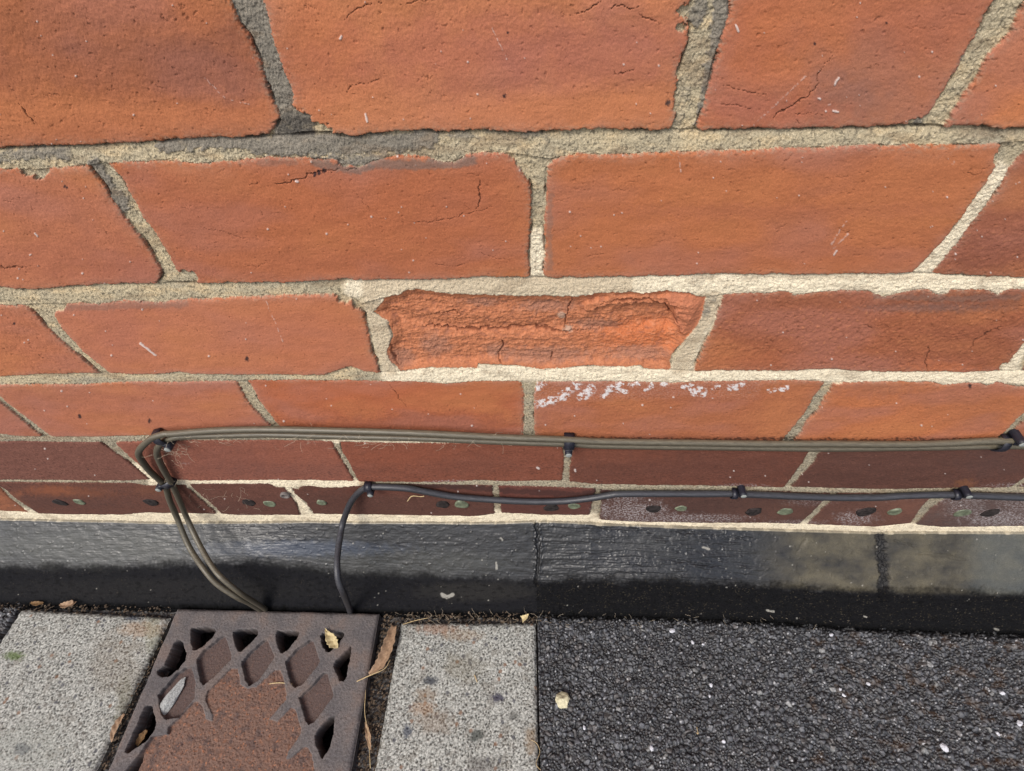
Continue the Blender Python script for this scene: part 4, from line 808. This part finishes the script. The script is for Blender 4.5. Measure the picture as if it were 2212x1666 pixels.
cl(2063, 1069, .0045, .0040, .0040, 1, 'black cable clip beside the orange stain on the mortar', (1, 0, .05), rot=.006, width=.006)

# ================================================================== LEAVES, STONES, LITTER
def leaf(name, pts, widths, base, label, cat='leaf', curl=.25, lift=.002, fold=.25, seed=0, cols=None):
    """pts: (u, v, z) midrib points at height z; widths in metres"""
    rr = np.random.default_rng(seed); P = catmull([unp(a, b, Z=zz) for a, b, zz in pts], 8); n = len(P); W = np.interp(np.linspace(0, 1, n), np.linspace(0, 1, len(widths)), widths)
    bm = bmesh.new(); m = 12; rows = []
    for i, p in enumerate(P):
        t = (P[min(i+1, n-1)]-P[max(i-1, 0)]).normalized(); s = t.cross(Vector((0, 0, 1))).normalized(); up = s.cross(t)
        wv = W[i]*(1+.10*math.sin(i*1.3+seed)); rows.append([bm.verts.new(p+s*wv*q+up*(abs(q)*wv*fold+curl*wv*q*q+.0004*math.sin(i*.9+q*3))) for q in np.linspace(-1, 1, m)])
    for i in range(n-1):
        for k in range(m-1): bm.faces.new((rows[i][k], rows[i][k+1], rows[i+1][k+1], rows[i+1][k]))
    o = bm_obj(name, bm, cols or M_leaf, None); md = o.modifiers.new('thickness', 'SOLIDIFY'); md.thickness = .0003
    return tag(o, label, cat)
M_leaf = material('dry_leaf', S(158, 130, 104), rough=.7, grain=420, bump=.6, bdist=.0005, var=.25)
M_leaf2 = material('pale_dry_leaf', S(196, 178, 134), rough=.65, grain=420, bump=.6, bdist=.0005, var=.2)
M_leaf3 = material('brown_leaf', S(120, 92, 60), rough=.7, grain=420, bump=.6, bdist=.0005, var=.3)
leaf('leaf', [(130,1306,.004),(143,1308,.006),(158,1304,.006),(164,1301,.004)], [.0012,.0042,.0040,.0015], None, 'small orange-brown leaf scrap at the foot of the plinth above the left slab', seed=1, curl=.5)
leaf('leaf', [(703,1357,.006),(706,1366,.0065),(715,1380,.007),(722,1391,.006),(730,1400,.005)], [.0004,.0020,.0060,.0058,.0009], None, 'pale yellowish leaf lying over the right-hand top hole of the drain cover', seed=2, cols=M_leaf2)
leaf('leaf', [(852,1352,.002),(843,1385,.005),(834,1412,.006),(820,1438,.006),(797,1456,.006)], [.0035,.0066,.0068,.0060,.0015], None, 'long brown leaf in the gap between the drain cover and the narrow slab', seed=3, curl=.4)
leaf('leaf', [(269,1542,.003),(257,1560,.004),(247,1580,.005),(241,1603,.004)], [.0012,.0036,.0034,.0008], None, 'narrow tan leaf standing in the gap left of the drain cover', seed=4)
leaf('leaf', [(318,1577,-.005),(308,1592,-.006),(296,1610,-.008)], [.0016,.0042,.0025], None, 'olive brown leaf inside the lower left hole of the drain cover', seed=5, cols=M_leaf3)
leaf('leaf', [(300,1632,-.002),(285,1650,-.003),(272,1672,-.004)], [.0012,.0034,.002], None, 'dull leaf caught in the drain cover at the bottom left of the picture', seed=6, cols=M_leaf3)
leaf('leaf', [(1128,1338,.003),(1136,1333,.006),(1142,1326,.009)], [.0040,.0030,.0006], None, 'tiny curled tan leaf at the back right corner of the narrow slab', seed=7, cols=M_leaf2)
leaf('leaf', [(66,1302,.003),(80,1304,.004),(94,1303,.003)], [.001,.003,.001], None, 'faded reddish leaf scrap at the back left corner of the left slab', seed=8, cols=M_leaf3)
leaf('leaf', [(790,1560,-.004),(796,1590,-.003),(800,1620,-.004)], [.001,.003,.001], None, 'small rusty brown leaf low in the gap beside the narrow slab', seed=9)
def pebble(u0, v0, rx, ry, rz, zc, mat, label, seed, group=None, cat='stone', name='pebble', stretch=0.0):
    bm = bmesh.new(); bmesh.ops.create_icosphere(bm, subdivisions=3, radius=1); rr = random.Random(seed); c = unp(u0, v0, Z=zc)
    k = [Vector((rr.uniform(-1, 1), rr.uniform(-1, 1), rr.uniform(-1, 1))).normalized() for _ in range(9)]; o_ = [rr.uniform(.55, .9) for _ in k]
    rot = Matrix.Rotation(rr.random()*6, 3, 'Z') if not stretch else Matrix.Rotation(stretch, 3, 'Z')
    for v_ in bm.verts:
        p = v_.co.normalized()
        for kk, oo in zip(k, o_):
            dd = p.dot(kk)
            if dd > oo: p -= kk*(dd-oo)*.85
        p *= 1+.16*math.sin(p.x*5+seed)*math.sin(p.y*6+1)*math.cos(p.z*4)
        p = rot@Vector((p.x*rx, p.y*ry, p.z*rz)); v_.co = p+Vector(c)
    return tag(bm_obj(name, bm, mat, smooth=False), label, cat, group)
M_cream = material('cream_stone', S(204, 196, 164), rough=.85, grain=380, bump=.6, var=.22)
M_white = material('white_stone', S(206, 206, 212), rough=.6, grain=380, bump=.4, var=.12)
M_slate = material('grey_mortar_lump', S(168, 170, 168), rough=.85, grain=500, bump=1.0, bdist=.0012, var=.35)
pebble(1215, 1512, .0088, .0085, .0062, .0035, M_cream, 'knobbly cream stone on the asphalt beside the narrow slab, largest stone there', 5)
pebble(369, 1508, .0076, .0235, .0040, .0005, M_slate, 'jagged light grey mortar flake lying in a diamond of the drain cover', 12, cat='mortar flake', name='mortar_flake', stretch=-.25)
WL = [(1452,1362,.0046,'angular white stone on the asphalt just below the plinth, biggest white one'),(1496,1388,.0026,'small white stone just right of the biggest white stone'),(1628,1669,.004,'bottom'),
 (1536,1480,.0028,'white chip on the asphalt above its twin in the middle'),(1533,1504,.0020,'tiny white chip below a larger chip, middle of the asphalt'),(1563,1602,.0026,'white chip low on the left half of the asphalt'),(1600,1668,.003,'x'),
 (1519,1392,.0024,'thin white sliver on the asphalt left of the middle, near the plinth'),(1876,1478,.0028,'white chip on the asphalt towards the right, above a row of chips'),(2040,1615,.0050,'flat white flake low on the right of the asphalt'),
 (2165,1497,.0034,'white oval chip near the right edge of the asphalt'),(2203,1563,.0040,'narrow white flake at the right edge of the asphalt'),(2155,1585,.0028,'pale chip just left of the right edge flake'),(1796,1372,.0030,'pale angular chip on the asphalt close to the plinth, right half'),
 (1823,1502,.0026,'grey white chip with a flat top, right half of the asphalt'),(1407,1616,.0034,'white chip near the bottom edge, right of the cream stone'),(1262,1572,.0028,'translucent white chip below the cream stone'),(1815,1489,.0022,'tiny white chip beside a pale pinkish one')]
for i, (a, b, r, lb) in enumerate(WL):
    if len(lb) < 8: continue
    pebble(a, b, r*.85, r*.66, r*.5, .0012, M_white, lb, 30+i, 'white chips on the asphalt', name='stone_chip')
def strand(name, l, r, mat, label=None, cat=None, group=None): return tag(tube(name, catmull([unp(a, b, Z=zz) if zz is not None else unp(a, b, Y=-.004) for a, b, zz in l], 6), r, mat, n=6, wob=.2), label, cat, group)
M_straw = material('straw', S(196, 172, 130), rough=.7, grain=500, var=.2)
strand('stalk', [(771,1472,.006),(797,1460,.0065),(830,1445,.006),(843,1425,.004)], .0006, M_straw, 'thin pale leaf stalk pointing onto the drain cover from the gap', 'stalk')
strand('stalk', [(582,1477,.0022),(605,1475,.003),(631,1478,.0035)], .0006, M_straw, 'short straight straw lying on the middle of the drain cover', 'stalk')
strand('stalk', [(790,1490,.001),(788,1540,.003),(796,1590,.002),(800,1660,.002)], .00035, M_straw, 'long hair-thin root trailing down the gap beside the drain cover', 'stalk')
strand('stalk', [(1025,1458,.0012),(1028,1466,.0018),(1031,1474,.0012)], .0006, M_straw, 'tiny orange straw splinter on the narrow slab', 'splinter')
strand('stalk', [(1147,1598,.001),(1160,1607,.003),(1166,1625,.001),(1158,1650,.002),(1168,1664,.001)], .0003, M_straw, 'curled fine root on the right edge of the narrow slab', 'root')
strand('stalk', [(870,1349,.001),(900,1340,.003),(925,1335,.004)], .0004, M_straw, 'pale grass stem at the back left corner of the narrow slab', 'stalk')
strand('stalk', [(1505,1570,.0018),(1508,1585,.003),(1504,1583,.002)], .0004, M_straw, 'short pale stem standing on the asphalt near the middle', 'stalk')
strand('stalk', [(880,1083,None),(890,1072,None),(908,1073,None),(916,1072,None)], .0006, M_straw, 'tiny yellow straw caught on the wall under the black cable', 'stalk')
# loose litter nobody would count: in the gaps and along the foot of the plinth
def litter():
    bm = bmesh.new(); rr = random.Random(5)
    def bit(u0, v0, zz, s):
        c = Vector(unp(u0, v0, Z=zz)); k = rr.randint(4, 6); a0 = rr.random()*6; n = Vector((rr.uniform(-.6, .6), rr.uniform(-.6, .6), 1)).normalized(); x = n.orthogonal().normalized(); y = n.cross(x)
        el = rr.uniform(.3, 1); T = [bm.verts.new(c+(x*math.cos(a0+6.283*q/k)+y*el*math.sin(a0+6.283*q/k))*s*rr.uniform(.6, 1.1)+n*s*.22) for q in range(k)]
        B = [bm.verts.new(v.co-n*s*.4) for v in T]; bm.faces.new(T)
        for q in range(k): bm.faces.new((T[q], B[q], B[(q+1) % k], T[(q+1) % k]))
    for _ in range(620):
        v0 = rr.uniform(1345, 1668); t = (v0-1330)/336; bit(rr.uniform(lerp(828, 768, t), lerp(866, 812, t)), v0, rr.uniform(-.011, -.004), rr.uniform(.0005, .0022))
    for _ in range(420): u0 = rr.uniform(830, 1190); bit(u0, rr.uniform(1322, 1346), rr.uniform(-.009, .0005), rr.uniform(.0005, .002))
    for _ in range(280): u0 = rr.uniform(-20, 370); bit(u0, rr.uniform(1300, 1322)+u0*.03, rr.uniform(-.006, .0), rr.uniform(.0005, .002))
    for _ in range(260): v0 = rr.uniform(1345, 1668); t = (v0-1330)/336; bit(rr.uniform(lerp(362, 208, t), lerp(376, 228, t)), v0, rr.uniform(-.008, -.002), rr.uniform(.0005, .0018))
    return bm
tag(bm_obj('litter', litter(), material('leaf_litter', S(92, 78, 64), rough=.85, grain=90, var=.75, bump=.5), smooth=False), 'dark crumbs of soil and leaf in the gaps round the slabs and drain cover', 'debris', kind='stuff')
def crumbs():
    bm = bmesh.new(); rr = random.Random(9)
    def fib(u0, v0, zz, L, th):
        c = Vector(unp(u0, v0, Z=zz)) if zz is not None else Vector(unp(u0, v0, Y=-rr.uniform(.002, .010)))
        d = Vector((rr.uniform(-1, 1), rr.uniform(-1, 1)*(.3 if zz is None else 1), rr.uniform(-1, 1)*(1 if zz is None else .3))).normalized(); P = [c]
        for _ in range(5): d = (d+Vector((rr.uniform(-.5, .5),)*3)*.6+Vector((rr.uniform(-.4, .4), 0, rr.uniform(-.4, .4)))).normalized(); P.append(P[-1]+d*L/5)
        prev = None
        for p in P:
            ring = [bm.verts.new(p+Vector((math.cos(a)*th, math.sin(a)*th*.7, math.sin(a)*th))) for a in (0, 2.1, 4.2)]
            if prev:
                for k in range(3): bm.faces.new((prev[k], prev[(k+1) % 3], ring[(k+1) % 3], ring[k]))
            prev = ring
    for _ in range(90): fib(rr.uniform(360, 1120), rr.gauss(950, 8), None, rr.uniform(.004, .014), .00009)
    for _ in range(50): fib(rr.gauss(365, 18), rr.gauss(965, 14), None, rr.uniform(.006, .02), .00009)
    for _ in range(30): fib(rr.gauss(480, 40), rr.uniform(1040, 1120), None, rr.uniform(.006, .02), .00008)
    for _ in range(24): fib(rr.gauss(365, 12), rr.gauss(1045, 10), None, rr.uniform(.004, .012), .0001)
    for _ in range(60): fib(rr.uniform(860, 1170), rr.uniform(1326, 1344), .002, rr.uniform(.004, .012), .00012)
    for _ in range(70): fib(rr.uniform(1170, 2212), rr.uniform(1322, 1352), .003, rr.uniform(.003, .009), .00012)
    return bm
tag(bm_obj('cobweb', crumbs(), material('cobweb_fibre', S(186, 170, 148), rough=.8, grain=300, var=.2), smooth=False), 'dusty cobweb strands and fibres clinging along the grey cables and plinth foot', 'cobweb', kind='stuff')
